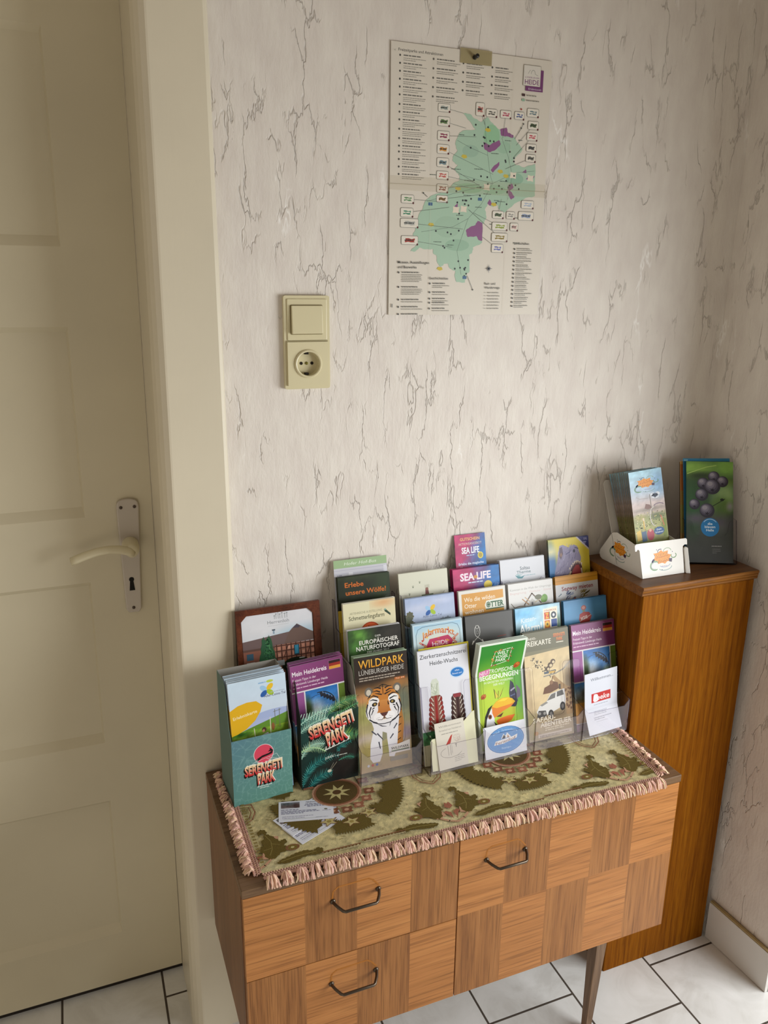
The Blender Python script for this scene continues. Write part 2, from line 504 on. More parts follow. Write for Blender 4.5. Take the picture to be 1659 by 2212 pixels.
# ================================================================== the setting
def wallpaper():
    m, nt, b = mat('crinkled_wallpaper'); lk = nt.links.new
    tc = nt.nodes.new('ShaderNodeTexCoord')

    def crease(scale, thick, mscale, mlo, mhi, dist, seed):
        mp = N(nt, 'ShaderNodeMapping'); mp.inputs['Scale'].default_value = (scale, scale, scale * 0.27); mp.inputs['Location'].default_value = (seed, seed * 0.7, seed * 1.3)
        lk(tc.outputs['Object'], mp.inputs[0])
        nz = N(nt, 'ShaderNodeTexNoise', Scale=1.7, Detail=4.0, Roughness=0.6); lk(mp.outputs[0], nz.inputs['Vector'])
        sub = N(nt, 'ShaderNodeVectorMath', operation='SUBTRACT'); lk(nz.outputs['Color'], sub.inputs[0]); sub.inputs[1].default_value = (0.5, 0.5, 0.5)
        scl = N(nt, 'ShaderNodeVectorMath', operation='SCALE'); lk(sub.outputs[0], scl.inputs[0]); scl.inputs['Scale'].default_value = dist
        add = N(nt, 'ShaderNodeVectorMath', operation='ADD'); lk(mp.outputs[0], add.inputs[0]); lk(scl.outputs[0], add.inputs[1])
        vo = N(nt, 'ShaderNodeTexVoronoi', feature='DISTANCE_TO_EDGE', Scale=1.0); lk(add.outputs[0], vo.inputs['Vector'])
        r = ramp(nt, [(0.0, (1, 1, 1, 1)), (thick, (0, 0, 0, 1))]); lk(vo.outputs['Distance'], r.inputs[0])
        mk = N(nt, 'ShaderNodeTexNoise', Scale=mscale, Detail=2.0); lk(mp.outputs[0], mk.inputs['Vector'])
        r2 = ramp(nt, [(mlo, (0, 0, 0, 1)), (mhi, (1, 1, 1, 1))]); lk(mk.outputs['Fac'], r2.inputs[0])
        mu = N(nt, 'ShaderNodeMath', operation='MULTIPLY'); lk(r.outputs[0], mu.inputs[0]); lk(r2.outputs[0], mu.inputs[1])
        return mu.outputs[0]
    c1 = crease(13.0, 0.016, 1.9, 0.52, 0.61, 0.9, 0.0)
    c2 = crease(27.0, 0.030, 1.2, 0.52, 0.62, 1.0, 3.1)
    gl = crease(15.0, 0.040, 1.0, 0.64, 0.70, 1.4, 7.7)
    mx = N(nt, 'ShaderNodeMath', operation='MAXIMUM'); lk(c1, mx.inputs[0]); lk(c2, mx.inputs[1])
    mp = N(nt, 'ShaderNodeMapping'); mp.inputs['Scale'].default_value = (150, 150, 48); lk(tc.outputs['Object'], mp.inputs[0])
    fn = N(nt, 'ShaderNodeTexNoise', Scale=1.0, Detail=4.0, Roughness=0.65); lk(mp.outputs[0], fn.inputs['Vector'])
    mp3 = N(nt, 'ShaderNodeMapping'); mp3.inputs['Scale'].default_value = (34, 34, 14); lk(tc.outputs['Object'], mp3.inputs[0])
    f3 = N(nt, 'ShaderNodeTexNoise', Scale=1.0, Detail=3.0); lk(mp3.outputs[0], f3.inputs['Vector'])
    base = ramp(nt, [(0.3, '#dad1c8'), (0.7, '#e4ddd3')]); lk(f3.outputs['Fac'], base.inputs[0])
    m1 = nt.nodes.new('ShaderNodeMix'); m1.data_type = 'RGBA'; lk(base.outputs[0], m1.inputs[6]); m1.inputs[7].default_value = L4('#a59d93')
    fc = N(nt, 'ShaderNodeMath', operation='MULTIPLY'); lk(mx.outputs[0], fc.inputs[0]); fc.inputs[1].default_value = 0.36; lk(fc.outputs[0], m1.inputs[0])
    m2 = nt.nodes.new('ShaderNodeMix'); m2.data_type = 'RGBA'; lk(m1.outputs[2], m2.inputs[6]); m2.inputs[7].default_value = L4('#f4f0ea'); lk(gl, m2.inputs[0])  # pale flecks paint glints into the wallpaper colour
    lk(m2.outputs[2], b.inputs['Base Color'])
    # heights: fine paper grain, soft waves, pressed creases
    h1 = N(nt, 'ShaderNodeMath', operation='MULTIPLY'); lk(fn.outputs['Fac'], h1.inputs[0]); h1.inputs[1].default_value = 0.55
    h2 = N(nt, 'ShaderNodeMath', operation='MULTIPLY_ADD'); lk(f3.outputs['Fac'], h2.inputs[0]); h2.inputs[1].default_value = 0.8; lk(h1.outputs[0], h2.inputs[2])
    h3 = N(nt, 'ShaderNodeMath', operation='MULTIPLY_ADD'); lk(mx.outputs[0], h3.inputs[0]); h3.inputs[1].default_value = -0.9; lk(h2.outputs[0], h3.inputs[2])
    bp = N(nt, 'ShaderNodeBump', Strength=0.75, Distance=0.0022); lk(h3.outputs[0], bp.inputs['Height']); lk(bp.outputs[0], b.inputs['Normal'])
    b.inputs['Roughness'].default_value = 0.62; b.inputs['Specular IOR Level'].default_value = 0.3
    return m


def floor_tiles():
    m, nt, b = mat('floor_tiles'); lk = nt.links.new
    tc = nt.nodes.new('ShaderNodeTexCoord'); sp = nt.nodes.new('ShaderNodeSeparateXYZ'); lk(tc.outputs['Object'], sp.inputs[0])
    ax = N(nt, 'ShaderNodeMath', operation='ADD'); lk(sp.outputs['Y'], ax.inputs[0]); ax.inputs[1].default_value = 0.2195
    ay = N(nt, 'ShaderNodeMath', operation='ADD'); lk(sp.outputs['X'], ay.inputs[0]); ay.inputs[1].default_value = -0.0680
    cb = nt.nodes.new('ShaderNodeCombineXYZ'); lk(ax.outputs[0], cb.inputs[0]); lk(ay.outputs[0], cb.inputs[1])
    br = nt.nodes.new('ShaderNodeTexBrick'); br.offset = 0.5; br.offset_frequency = 2
    for k, v in {'Scale': 1.0, 'Mortar Size': 0.0026, 'Mortar Smooth': 0.25, 'Brick Width': 0.206, 'Row Height': 0.2063, 'Bias': 0.0}.items():
        br.inputs[k].default_value = v
    br.inputs['Mortar'].default_value = L4('#4a4036'); lk(cb.outputs[0], br.inputs['Vector'])
    mp = objmap(nt, (5, 5, 5)); nz = N(nt, 'ShaderNodeTexNoise', Scale=1.6, Detail=6.0, Roughness=0.62, Distortion=1.2); lk(mp.outputs[0], nz.inputs['Vector'])
    r = ramp(nt, [(0.36, '#d2d0cb'), (0.5, '#dddcd8'), (0.66, '#e4e3e0')]); lk(nz.outputs['Fac'], r.inputs[0])
    lk(r.outputs[0], br.inputs['Color1']); lk(r.outputs[0], br.inputs['Color2'])
    lk(br.outputs['Color'], b.inputs['Base Color'])
    rr = ramp(nt, [(0.0, (0.22, 0.22, 0.22, 1)), (1.0, (0.9, 0.9, 0.9, 1))]); lk(br.outputs['Fac'], rr.inputs[0]); lk(rr.outputs[0], b.inputs['Roughness'])
    bp = N(nt, 'ShaderNodeBump', Strength=0.5, Distance=0.002); bp.invert = True; lk(br.outputs['Fac'], bp.inputs['Height']); lk(bp.outputs[0], b.inputs['Normal'])
    return m


M_WALL = wallpaper(); M_FLOOR = floor_tiles()
M_DOOR = painted('aged_cream_paint', '#d0c6ab', 0.38); M_TRIM = painted('cream_gloss_paint', '#d9cfb8', 0.33)
M_DARK = flat('gap_shade_dark', '#241c14', 0.9); M_CEIL = flat('ceiling_paint', '#ddd6cc', 0.9)
M_TILE = flat('skirting_tile', '#d8d5cf', 0.3); M_CAULK = flat('yellowed_caulk', '#b19d6e', 0.7)


def struct(name, b, m, label, cat, parent=None, **kw):
    o = b.obj(name, m, parent, **kw); tag(o, label, cat, kind='structure'); return o


struct('floor', B().box(-1.2, 1.46, -2.4, 0.34, -0.03, 0.0), M_FLOOR, 'white square floor tiles with dark grout laid in staggered rows', 'floor')
wb_ = B()
wb_.box(0.205, 1.46, 0.0, 0.2, 0.0, 2.45); wb_.box(-0.80, 0.205, 0.0, 0.2, 2.10, 2.45); wb_.box(-1.2, -0.80, 0.0, 0.2, 0.0, 2.45)
struct('wall_back', wb_, M_WALL, 'off-white wall with vertically crinkled textured wallpaper behind the chest', 'wall')
wr = B()
qa = [[wr.bm.verts.new((x + (0.0115 * z if x < 1.4 else 0), y, z)) for x, y in ((1.280, 0.0), (1.2955, -0.37), (1.46, -0.37), (1.46, 0.0))] for z in (0.0, 2.45)]
wr.bm.faces.new(qa[0]); wr.bm.faces.new(qa[1][::-1])
for i in range(4): wr.bm.faces.new((qa[0][i], qa[0][(i + 1) % 4], qa[1][(i + 1) % 4], qa[1][i]))
struct('wall_right', wr, M_WALL, 'shaded crinkled wallpaper wall beside the tall oak cabinet', 'wall')
struct('wall_left', B().box(-1.2, -1.1, -2.4, 0.0, 0.0, 2.45), M_WALL, 'crinkled wallpaper wall beyond the door', 'wall')
struct('ceiling', B().box(-1.2, 1.46, -2.4, 0.2, 2.45, 2.5), M_CEIL, 'plain off-white ceiling over the hallway', 'ceiling')
bb = B(); bb.prism([(1.2868, -0.1995), (1.2775, -0.1995), (1.2862, -0.3685), (1.2945, -0.3685)], xyz_z, 0.001, 0.0985)
bb.prism([(1.2868, -0.1995), (1.2795, -0.1995), (1.2880, -0.3685), (1.2945, -0.3685)], xyz_z, 0.0985, 0.1020, mi=1)
struct('baseboard_right', bb, [M_TILE, M_CAULK], 'white tile skirting with yellowed caulk along the wall by the cabinet', 'baseboard')

# door casing: jamb and moulded front board, slightly out of plumb as in an old house
SH = 0.0082
sec = [(0.1136, 0.2), (0.1136, 0.003), (0.1175, -0.010), (0.1235, -0.019), (0.1315, -0.0245), (0.1345, -0.025), (0.2290, -0.025), (0.2345, -0.0215), (0.2375, -0.0130), (0.2375, 0.004), (0.215, 0.004), (0.215, 0.2)]
tb = B()
z0, z1 = 0.0, 2.16
lo = [tb.bm.verts.new((x, y, z0)) for x, y in sec]
hi = [tb.bm.verts.new((x + (SH * z1 if x < 0.15 else 0), y, z1)) for x, y in sec]
n_ = len(sec)
tb.bm.faces.new(lo[::-1]); tb.bm.faces.new(hi)
for i in range(n_):
    tb.bm.faces.new((lo[i], lo[(i + 1) % n_], hi[(i + 1) % n_], hi[i]))
struct('trim_1', tb, M_TRIM, 'wide cream painted door casing with bright rounded edge', 'door casing')
struct('trim_2', B().box(-0.86, 0.114, -0.025, 0.2, 2.06, 2.16), M_TRIM, 'cream painted head of the door casing', 'door casing')
struct('trim_3', B().box(-0.86, -0.74, -0.025, 0.2, 0.0, 2.06), M_TRIM, 'cream painted far upright of the door casing', 'door casing')
struct('gap_shade_strip', B().box(-0.74, 0.1136, 0.160, 0.2, 0.0, 0.013), M_DARK, 'dark strip standing in for shade in the gap under the cream door', 'gap_shade_strip')  # dark bar put in for the shade beneath the door leaf

# panelled door leaf
door = thing('door_1', 'cream painted panelled door with four recessed panels and a lever handle', 'door'); door['kind'] = 'structure'
db = B(); Y0, Y1 = 0.154, 0.165
XL, XR, PL, PR = -0.72, 0.1290, -0.62, -0.0065
pan = [(0.140, 0.466), (0.599, 0.9386), (1.065, 1.404), (1.534, 1.861)]


def shr(p): return (p[0] + SH * p[2] * 1.03, p[1], p[2])


def q(*pts): db.face([shr(p) for p in pts])


def fr(x0, x1, a, b_): q((x0, Y0, a), (x1, Y0, a), (x1, Y0, b_), (x0, Y0, b_))


fr(PR, 0.1128, 0.013, 2.06); fr(XL, PL, 0.013, 2.06)
edges = [0.013] + [z for p in pan for z in p] + [2.06]
for a, b_ in zip(edges[0::2], edges[1::2]): fr(PL, PR, a, b_)
for a, b_ in pan:
    ix0, ix1, ia, ib = PL + 0.006, PR - 0.0035, a + 0.0175, b_ - 0.0095
    O = [(PL, Y0, a), (PR, Y0, a), (PR, Y0, b_), (PL, Y0, b_)]; I = [(ix0, Y1, ia), (ix1, Y1, ia), (ix1, Y1, ib), (ix0, Y1, ib)]
    for k in range(4): q(O[k], O[(k + 1) % 4], I[(k + 1) % 4], I[k])
    q(*I)
db.box(XL, 0.1128, 0.170, 0.196, 0.013, 2.06)
db.obj('door_leaf', M_DOOR, door)
M_HAND = flat('cream_lever_plastic', '#d5cbab', 0.3); M_PLATE = flat('pale_mauve_grey_plate', '#bdb3a6', 0.35, 0.1)
M_SCREW = flat('dark_screw_head', '#4c4034', 0.45, 0.5)
# escutcheon plate, narrower towards the bottom, domed top
pl = [(0.0600, 0.8790), (0.0645, 0.8715), (0.0835, 0.8705), (0.0878, 0.8780)]
pl += [(0.0975, 1.0800), (0.0960, 1.0870)] + [(0.0775 + 0.0185 * math.cos(R(a)), 1.0870 + 0.0085 * math.sin(R(a))) for a in range(10, 171, 20)] + [(0.0590, 1.0870), (0.0575, 1.0800)]
pb = B().prism(pl, xyz_y, 0.1450, 0.1542)
hp = pb.obj('handle_plate', M_PLATE, door, bevel=0.002)
for sx_, sz_ in ((0.0655, 1.0800), (0.0895, 1.0800), (0.0735, 0.8815)):
    B().lathe([(0.0030, 0.0), (0.0030, 0.0012), (0.0012, 0.0016)], lambda u, v, h: (sx_ + u, 0.1450 - h, sz_ + v), n=12).obj('screw', M_SCREW, hp)
kh = [(0.0738 + 0.0046 * math.cos(R(a)), 0.9385 + 0.0046 * math.sin(R(a))) for a in range(-50, 231, 20)]
kh += [(0.0705, 0.9330), (0.0688, 0.9165), (0.0788, 0.9165), (0.0771, 0.9330)]
B().prism(kh, xyz_y, 0.1443, 0.1455).obj('keyhole', flat('keyhole_black', '#0d0a08', 0.9), hp)
hb = B().lathe([(0.0150, 0.0), (0.0150, 0.020), (0.0130, 0.036), (0.0110, 0.046)], lambda u, v, h: (0.0765 + u, 0.1450 - h, 1.0080 + v), n=28)
lv = hb.obj('lever_handle', M_HAND, door, smooth=True)
mb = B()
P_ = [(0.0800, 0.100, 1.0035), (0.0720, 0.098, 1.0095), (0.0560, 0.097, 1.0150), (0.0380, 0.097, 1.0170), (0.0180, 0.098, 1.0150), (-0.0020, 0.100, 1.0095), (-0.0170, 0.102, 1.0040), (-0.0275, 0.104, 1.0000)]
mb.tube(P_, [0.0062, 0.0085, 0.0082, 0.0078, 0.0078, 0.0080, 0.0082, 0.0080], n=14, sq=0.62)
mb.obj('grip', M_HAND, lv, smooth=True)

# glazed opening beyond the wall end, outside the picture: frame and light-stopping panel
win = thing('window_1', 'tall glazed opening that lets daylight into the hall', 'window', (1.46, -1.0, 0.0)); win['kind'] = 'structure'
wf = B()
for y0_, y1_ in ((-0.375, -0.40), (-1.95, -1.90)): wf.box(1.43, 1.49, y0_, y1_, 0.0, 2.2)
for a, b_ in ((0.0, 0.06), (2.14, 2.2)): wf.box(1.43, 1.49, -1.90, -0.40, a, b_)
wf.obj('window_frame', M_TRIM, win)
B().box(1.44, 1.45, -1.90, -0.40, 1.42, 2.14).obj('light_stop_panel', M_CEIL, win)  # unseen panel added in the opening to darken the upper wall

# ================================================================== switch and socket on the wall
M_SW = flat('ivory_plastic', '#d3c9a4', 0.32); M_SWD = flat('ivory_groove_shade', '#7d7048', 0.6); M_HOLE = flat('pin_hole', '#1a1008', 0.9); M_BRASS = flat('dull_contact', '#6f6628', 0.4, 0.7)
sw = thing('wall_switch', 'ivory rocker switch and power socket in one double frame on the wall', 'light switch', (0.3818, 0.0, 1.3817))
fb = B(); fo_ = rrect(0.3417, 1.3040, 0.4219, 1.4594, 0.004); fi_ = [(0.3500, 1.3150), (0.3500, 1.3790), (0.4136, 1.3790), (0.4136, 1.3150)]; nf_ = len(fo_)
fv = [fb.bm.verts.new((x, y, z)) for y in (0.0, -0.0085) for x, z in fo_ + fi_]; nt_ = nf_ + 4
for t in geometry.tessellate_polygon([[Vector((x, z, 0)) for x, z in fo_], [Vector((x, z, 0)) for x, z in fi_]]): fb.bm.faces.new([fv[nt_ + i] for i in t])
for lo_, ln_ in ((0, nf_), (nf_, 4)):
    for i in range(ln_): fb.bm.faces.new((fv[lo_ + i], fv[lo_ + (i + 1) % ln_], fv[nt_ + lo_ + (i + 1) % ln_], fv[nt_ + lo_ + i]))
fb.obj('frame', M_SW, sw, bevel=0.0026, seg=3)
sb = B().prism(rrect(0.3470, 1.3862, 0.4166, 1.4540, 0.002), xyz_y, -0.0080, -0.0105); srd = sb.obj('rocker_surround', M_SW, sw, bevel=0.0012)
B().prism(rrect(0.3522, 1.3956, 0.4088, 1.4446, 0.002), xyz_y, -0.0100, -0.0108).obj('groove_shade', M_SWD, srd)  # brown plate stands in for the shadow gap around the rocker
rb = B(); v_ = [(0.3538, 1.3972), (0.4078, 1.3972), (0.4078, 1.4432), (0.3538, 1.4432)]
ra = [rb.bm.verts.new((x, -0.0100, z)) for x, z in v_]; rc = [rb.bm.verts.new((x, -0.0142 - (0.0030 if z < 1.42 else 0.0) - (0.0006 if x < 0.38 else 0), z)) for x, z in v_]
rb.bm.faces.new(ra[::-1]); rb.bm.faces.new(rc)
for i in range(4): rb.bm.faces.new((ra[i], ra[(i + 1) % 4], rc[(i + 1) % 4], rc[i]))
rb.obj('rocker', M_SW, sw, bevel=0.0012)
so = B(); cx, cz, rw = 0.3818, 1.3469, 0.0198
ou = [(0.3462, 1.3101), (0.4174, 1.3101), (0.4174, 1.3835), (0.3462, 1.3835)]
cir = [(cx + rw * 1.24 * math.cos(2 * math.pi * k / 40), cz + rw * 1.24 * math.sin(2 * math.pi * k / 40)) for k in range(40)]
allp = [Vector((x, z, 0)) for x, z in ou] + [Vector((x, z, 0)) for x, z in cir]
for t in geometry.tessellate_polygon([allp[:4], allp[4:]]): so.face([(allp[i].x, -0.0125, allp[i].y) for i in t])
for i in range(4):
    a, b_ = ou[i], ou[(i + 1) % 4]; so.face([(a[0], -0.008, a[1]), (b_[0], -0.008, b_[1]), (b_[0], -0.0125, b_[1]), (a[0], -0.0125, a[1])])
so.lathe([(rw * 1.24, 0.0125), (rw * 1.20, 0.0148), (rw * 1.12, 0.0160), (rw * 1.04, 0.0155), (rw, 0.0140), (rw * 0.97, 0.0012)], lambda u, v, h: (cx + u, -h, cz + v), n=40)
bmesh.ops.remove_doubles(so.bm, verts=so.bm.verts, dist=1e-5)
soc = so.obj('socket_insert', M_SW, sw)
for dx in (-0.0095, 0.0095):
    B().lathe([(0.0027, 0.0014), (0.0027, 0.0020)], lambda u, v, h: (cx + dx + u, -h, cz + v), n=14).obj('pin_hole', M_HOLE, soc)
B().lathe([(0.0026, 0.0014), (0.0026, 0.0026), (0.0015, 0.0030)], lambda u, v, h: (cx + u, -h, cz + v), n=14).obj('screw', M_BRASS, soc)
for sg in (-1, 1):
    B().box(cx - 0.0045, cx + 0.0015, -0.0100, -0.0012, cz + sg * 0.0172 - 0.0016, cz + sg * 0.0172 + 0.0016).obj('contact_clip', M_HOLE, soc)
B().box(0.3455, 0.4178, -0.0105, -0.0084, 1.3838, 1.3856).obj('seam', flat('ivory_seam', '#a3976e', 0.5), sw)

# ================================================================== chest of drawers
M_VH = wood('veneer_across', '#a06a38', '#b17641', '#bc8149', 'X', 0.9, 0.38, off=0.0, stretch=26)
M_VV = wood('veneer_upright', '#7c4f2b', '#996638', '#a87342', 'Z', 1.15, 0.4, off=0.7, stretch=26)
M_CARC = wood('carcass_walnut', '#6b4a32', '#80593b', '#8f6645', 'Z', 0.8, 0.45)
M_TOPW = wood('top_walnut', '#80512a', '#986338', '#a87044', 'X', 0.8, 0.35)
M_EDGE = wood('dark_edge_band', '#5e4630', '#755a40', '#836750', 'X', 1.0, 0.45)
M_LEG = wood('leg_walnut', '#5a4330', '#755a42', '#8a6e55', 'Z', 1.0, 0.4)
M_BRONZE = flat('dark_bronze', '#5b5044', 0.32, 0.85)
M_WEAR = flat('amber_worn_finish', '#a5661f', 0.5)
M_CARD = flat('raw_cardboard', '#b9b1a6', 0.8)

chest = thing('chest_of_drawers', 'low walnut chest with chequered veneer front, two drawers, a flap door and tapered legs', 'chest of drawers', (0.577, -0.19, 0.0))
b = B(); b.box(0.1662, 0.184, -0.034, -0.3360, 0.2700, 0.5940); b.box(0.970, 0.9880, -0.034, -0.3360, 0.2700, 0.5940)
b.box(0.184, 0.970, -0.034, -0.3360, 0.2720, 0.2880); b.box(0.184, 0.970, -0.034, -0.046, 0.2880, 0.5940); b.box(0.522, 0.538, -0.046, -0.330, 0.2880, 0.5940)
b.obj('body', M_CARC, chest, bevel=0.001)
b = B(); b.box(0.1660, 0.9882, -0.0300, -0.3515, 0.5942, 0.6090)
for f in b.bm.faces:
    if abs(f.normal.z) < 0.5 or f.calc_center_median().z < 0.6: f.material_index = 1
b.bm.normal_update()
for f in b.bm.faces: f.material_index = 0 if f.normal.z > 0.5 else 1
b.obj('top', [M_TOPW, M_EDGE], chest, bevel=0.0012)


def front(name, xs, zs, phase, parent):
    f = B()
    for j in range(len(zs) - 1):
        for i in range(len(xs) - 1):
            f.box(xs[i], xs[i + 1], -0.3375, -0.3500, zs[j], zs[j + 1], mi=(i + j + phase) % 2)
    bmesh.ops.remove_doubles(f.bm, verts=f.bm.verts, dist=1e-6)
    return f.obj(name, [M_VH, M_VV], parent)


xsl = [0.1680, 0.2625, 0.3490, 0.4430, 0.5290]
d1 = front('drawer', xsl, [0.4378, 0.5925], 0, chest)
d2 = front('drawer', xsl, [0.2700, 0.4362], 1, chest)
d3 = front('flap_door', [0.5310, 0.6200, 0.7085, 0.7985, 0.8885, 0.9862], [0.2700, 0.4400, 0.5925], 1, chest)


def bail(par, xl, xr, z):
    h = B(); pts = [(xl, -0.350, z), (xl, -0.3545, z + 0.0004), (xl + 0.0035, -0.3625, z - 0.0010), (xl + 0.0095, -0.3725, z - 0.0025), (xl + 0.0130, -0.3750, z - 0.0028)]
    pts += [(xr - 0.0130, -0.3750, z - 0.0028), (xr - 0.0100, -0.3735, z - 0.0026), (xr - 0.0030, -0.3625, z - 0.0010), (xr, -0.3545, z + 0.0004), (xr, -0.350, z)]
    h.tube(pts, 0.0025, n=10)
    for x in (xl, xr): h.lathe([(0.0046, 0.0), (0.0046, 0.0016), (0.0032, 0.0034)], lambda u, v, t: (x + u, -0.3500 - t, z + v), n=14)
    h.obj('handle', M_BRONZE, par, smooth=True)
    w = B(); wp = [(xl - 0.001, z + 0.005), (xl + 0.001, z + 0.0180), (xl + 0.009, z + 0.0240), (xr - 0.016, z + 0.0245), (xr - 0.009, z + 0.0200), (xr + 0.001, z + 0.007)]
    for a, c in zip(wp, wp[1:]):
        d = Vector((c[0] - a[0], c[1] - a[1])); n_ = Vector((-d.y, d.x)).normalized() * 0.0013
        w.prism([(a[0] + n_.x, a[1] + n_.y), (a[0] - n_.x, a[1] - n_.y), (c[0] - n_.x, c[1] - n_.y), (c[0] + n_.x, c[1] + n_.y)], xyz_y, -0.3499, -0.35025)
    wo = w.obj('wear_mark', M_WEAR, par); wo['label'] = 'amber rubbed outline left by the swinging handle'


bail(d1, 0.3085, 0.3850, 0.5448); bail(d2, 0.3045, 0.3820, 0.3838); bail(d3, 0.5820, 0.6575, 0.5412)
for tx, ty, bx_, by_ in ((0.8815, -0.297, 0.8685, -0.301), (0.2725, -0.297, 0.2855, -0.301), (0.8815, -0.085, 0.8685, -0.081), (0.2725, -0.085, 0.2855, -0.081)):
    lg = B(); th, tb_ = 0.0135, 0.0070
    A_ = [lg.bm.verts.new((tx + sx * th, ty + sy * 0.015, 0.2716)) for sx, sy in ((-1, -1), (1, -1), (1, 1), (-1, 1))]
    C_ = [lg.bm.verts.new((bx_ + sx * tb_, by_ + sy * 0.0075, 0.0005)) for sx, sy in ((-1, -1), (1, -1), (1, 1), (-1, 1))]
    lg.bm.faces.new(A_); lg.bm.faces.new(C_[::-1])
    for i in range(4): lg.bm.faces.new((A_[i], A_[(i + 1) % 4], C_[(i + 1) % 4], C_[i]))
    lg.obj('leg', M_LEG, chest, bevel=0.0015)

# ================================================================== tall oak cabinet in the corner
M_OAK = wood('oak_upright', '#653504', '#814a08', '#91590e', 'Z', 2.1, 0.6, contrast=1.0, off=2.0, stretch=30, spec=0.06)
M_OAKT = wood('oak_moulding', '#6b4012', '#84521a', '#976224', 'X', 1.6, 0.42, off=1.1)
M_OAKTOP = wood('oak_dark_top', '#54341b', '#654123', '#714b2a', 'X', 1.0, 0.4, off=0.4)
cab = thing('oak_cabinet', 'narrow tall oak cabinet with moulded top edge standing in the corner', 'cabinet', (1.13, -0.10, 0.0))
B().box(0.9905, 1.2715, -0.004, -0.1965, 0.0, 0.9040).obj('body', M_OAK, cab, bevel=0.002)
mo = [(-0.002, 0.9050), (-0.1980, 0.9050), (-0.1995, 0.9072), (-0.1995, 0.9100), (-0.1985, 0.9108), (-0.2000, 0.9122), (-0.2010, 0.9160), (-0.2000, 0.9172), (-0.2020, 0.9186), (-0.2020, 0.9225), (-0.2005, 0.9240), (-0.002, 0.9240)]
tb_ = B().prism(mo, xyz_x, 0.9850, 1.2760)
for f in tb_.bm.faces:
    f.normal_update()
    f.material_index = 1 if abs(f.calc_center_median().z - 0.924) < 1e-4 else 0
tb_.obj('top_board', [M_OAKT, M_OAKTOP], cab)

# ================================================================== tapestry runner with a fringe
CRM, OLV, OLD, PNK, BRN = '#cabd8a', '#65541c', '#7a6828', '#c89a7c', '#85583a'
ra_ = Art(760, 285)
ra_.soft(0, 0, 760, 285, [(0, '#cfc290'), (1, '#cabd8c')], [(60 * i + 20, 60 * (i % 5) + 15, 30, 22, '#d8cda0', 0.6) for i in range(13)], noise=0.20, nx=253, ny=95, seed=5, ns=150)
rs = random.Random(3)
for k in range(420):
    x, y = rs.uniform(10, 750), rs.uniform(10, 280); r = rs.uniform(2, 4.5); a0 = rs.uniform(0, 360)
    ra_.arc(x, y, r, r * 0.8, a0, a0 + rs.uniform(90, 250), 0.8, rs.choice(['#a89a60', '#a08c55', '#b09a66', '#ddd2a8']), n=6)


def jag(pts, amp, seed, sub=5):
    q_ = random.Random(seed); out = []
    for a, c in zip(pts, pts[1:] + pts[:1]):
        dx, dy = c[0] - a[0], c[1] - a[1]; l = math.hypot(dx, dy) or 1
        for k in range(sub):
            t = k / sub; o = amp * (1 if k % 2 else -0.6) * q_.uniform(0.4, 1.0)
            out.append((a[0] + dx * t - dy / l * o, a[1] + dy * t + dx / l * o))
    return out


def acanthus(ax, s):
    P = lambda L: [(ax + s * x, y) for x, y in L]
    ra_.line(P([(40, 74), (36, 60), (28, 45), (24, 30)]), 20, PNK)
    leaf = [(20, 84), (18, 93), (24, 100), (31, 99), (35, 92), (33, 86), (40, 80), (46, 70), (50, 62), (58, 66), (62, 58), (54, 50), (60, 44), (55, 36), (44, 34), (36, 26), (26, 24), (20, 30), (18, 42), (12, 46), (16, 56), (22, 62), (20, 70), (27, 78), (28, 88), (25, 91)]
    ra_.poly(jag(P(leaf), 1.6, 4, 3), OLV)
    ra_.line(P([(30, 84), (36, 66), (34, 48), (27, 34)]), 1.2, '#8d7d43')
    ra_.line(P([(36, 60), (48, 54)]), 1.0, '#8d7d43'); ra_.line(P([(34, 50), (20, 48)]), 1.0, '#8d7d43')
    ra_.poly(jag(P([(33, 12), (40, 18), (56, 22), (70, 26), (84, 27), (96, 22), (104, 27), (112, 22), (110, 14), (100, 11), (84, 14), (66, 10), (48, 7)]), 1.4, 6, 4), OLV)
    ra_.line(P([(40, 14), (66, 18), (100, 19)]), 1.0, '#9a8a4c')
    ra_.ell(ax + s * 66, 41, 12, 7.5, BRN, n=12); ra_.poly(jag([(ax + s * 66 + 9 * math.cos(a), 41 + 6 * math.sin(a)) for a in np.linspace(0, 6.0, 9)], 1.8, 3, 2), OLD); ra_.ell(ax + s * 66, 41, 3, 2, CRM)
    ra_.line(P([(0, 8), (14, 14), (26, 24)]), 4, PNK); ra_.poly(P([(4, 18), (10, 30), (16, 36), (10, 40), (2, 34)]), '#a5674f'); ra_.poly(P([(0, 44), (8, 50), (4, 62), (0, 58)]), '#a5674f')
    ra_.line(P([(0, 118), (20, 132), (28, 150), (26, 172), (0, 178)]), 2.4, '#9b6a4c'); ra_.line(P([(0, 124), (15, 136), (21, 150), (20, 166), (0, 170)]), 1.6, BRN)
    for k in range(7): ra_.line(P([(2 + 2.4 * k, 150), (4 + 2.4 * k, 164)]), 1.1, '#7c6a35')
    for z in (0, 1): ra_.line(P([(8 + 6 * z, 180 + 10 * z), (22, 200), (16, 226), (34, 244)]), 6, OLV if z else PNK)


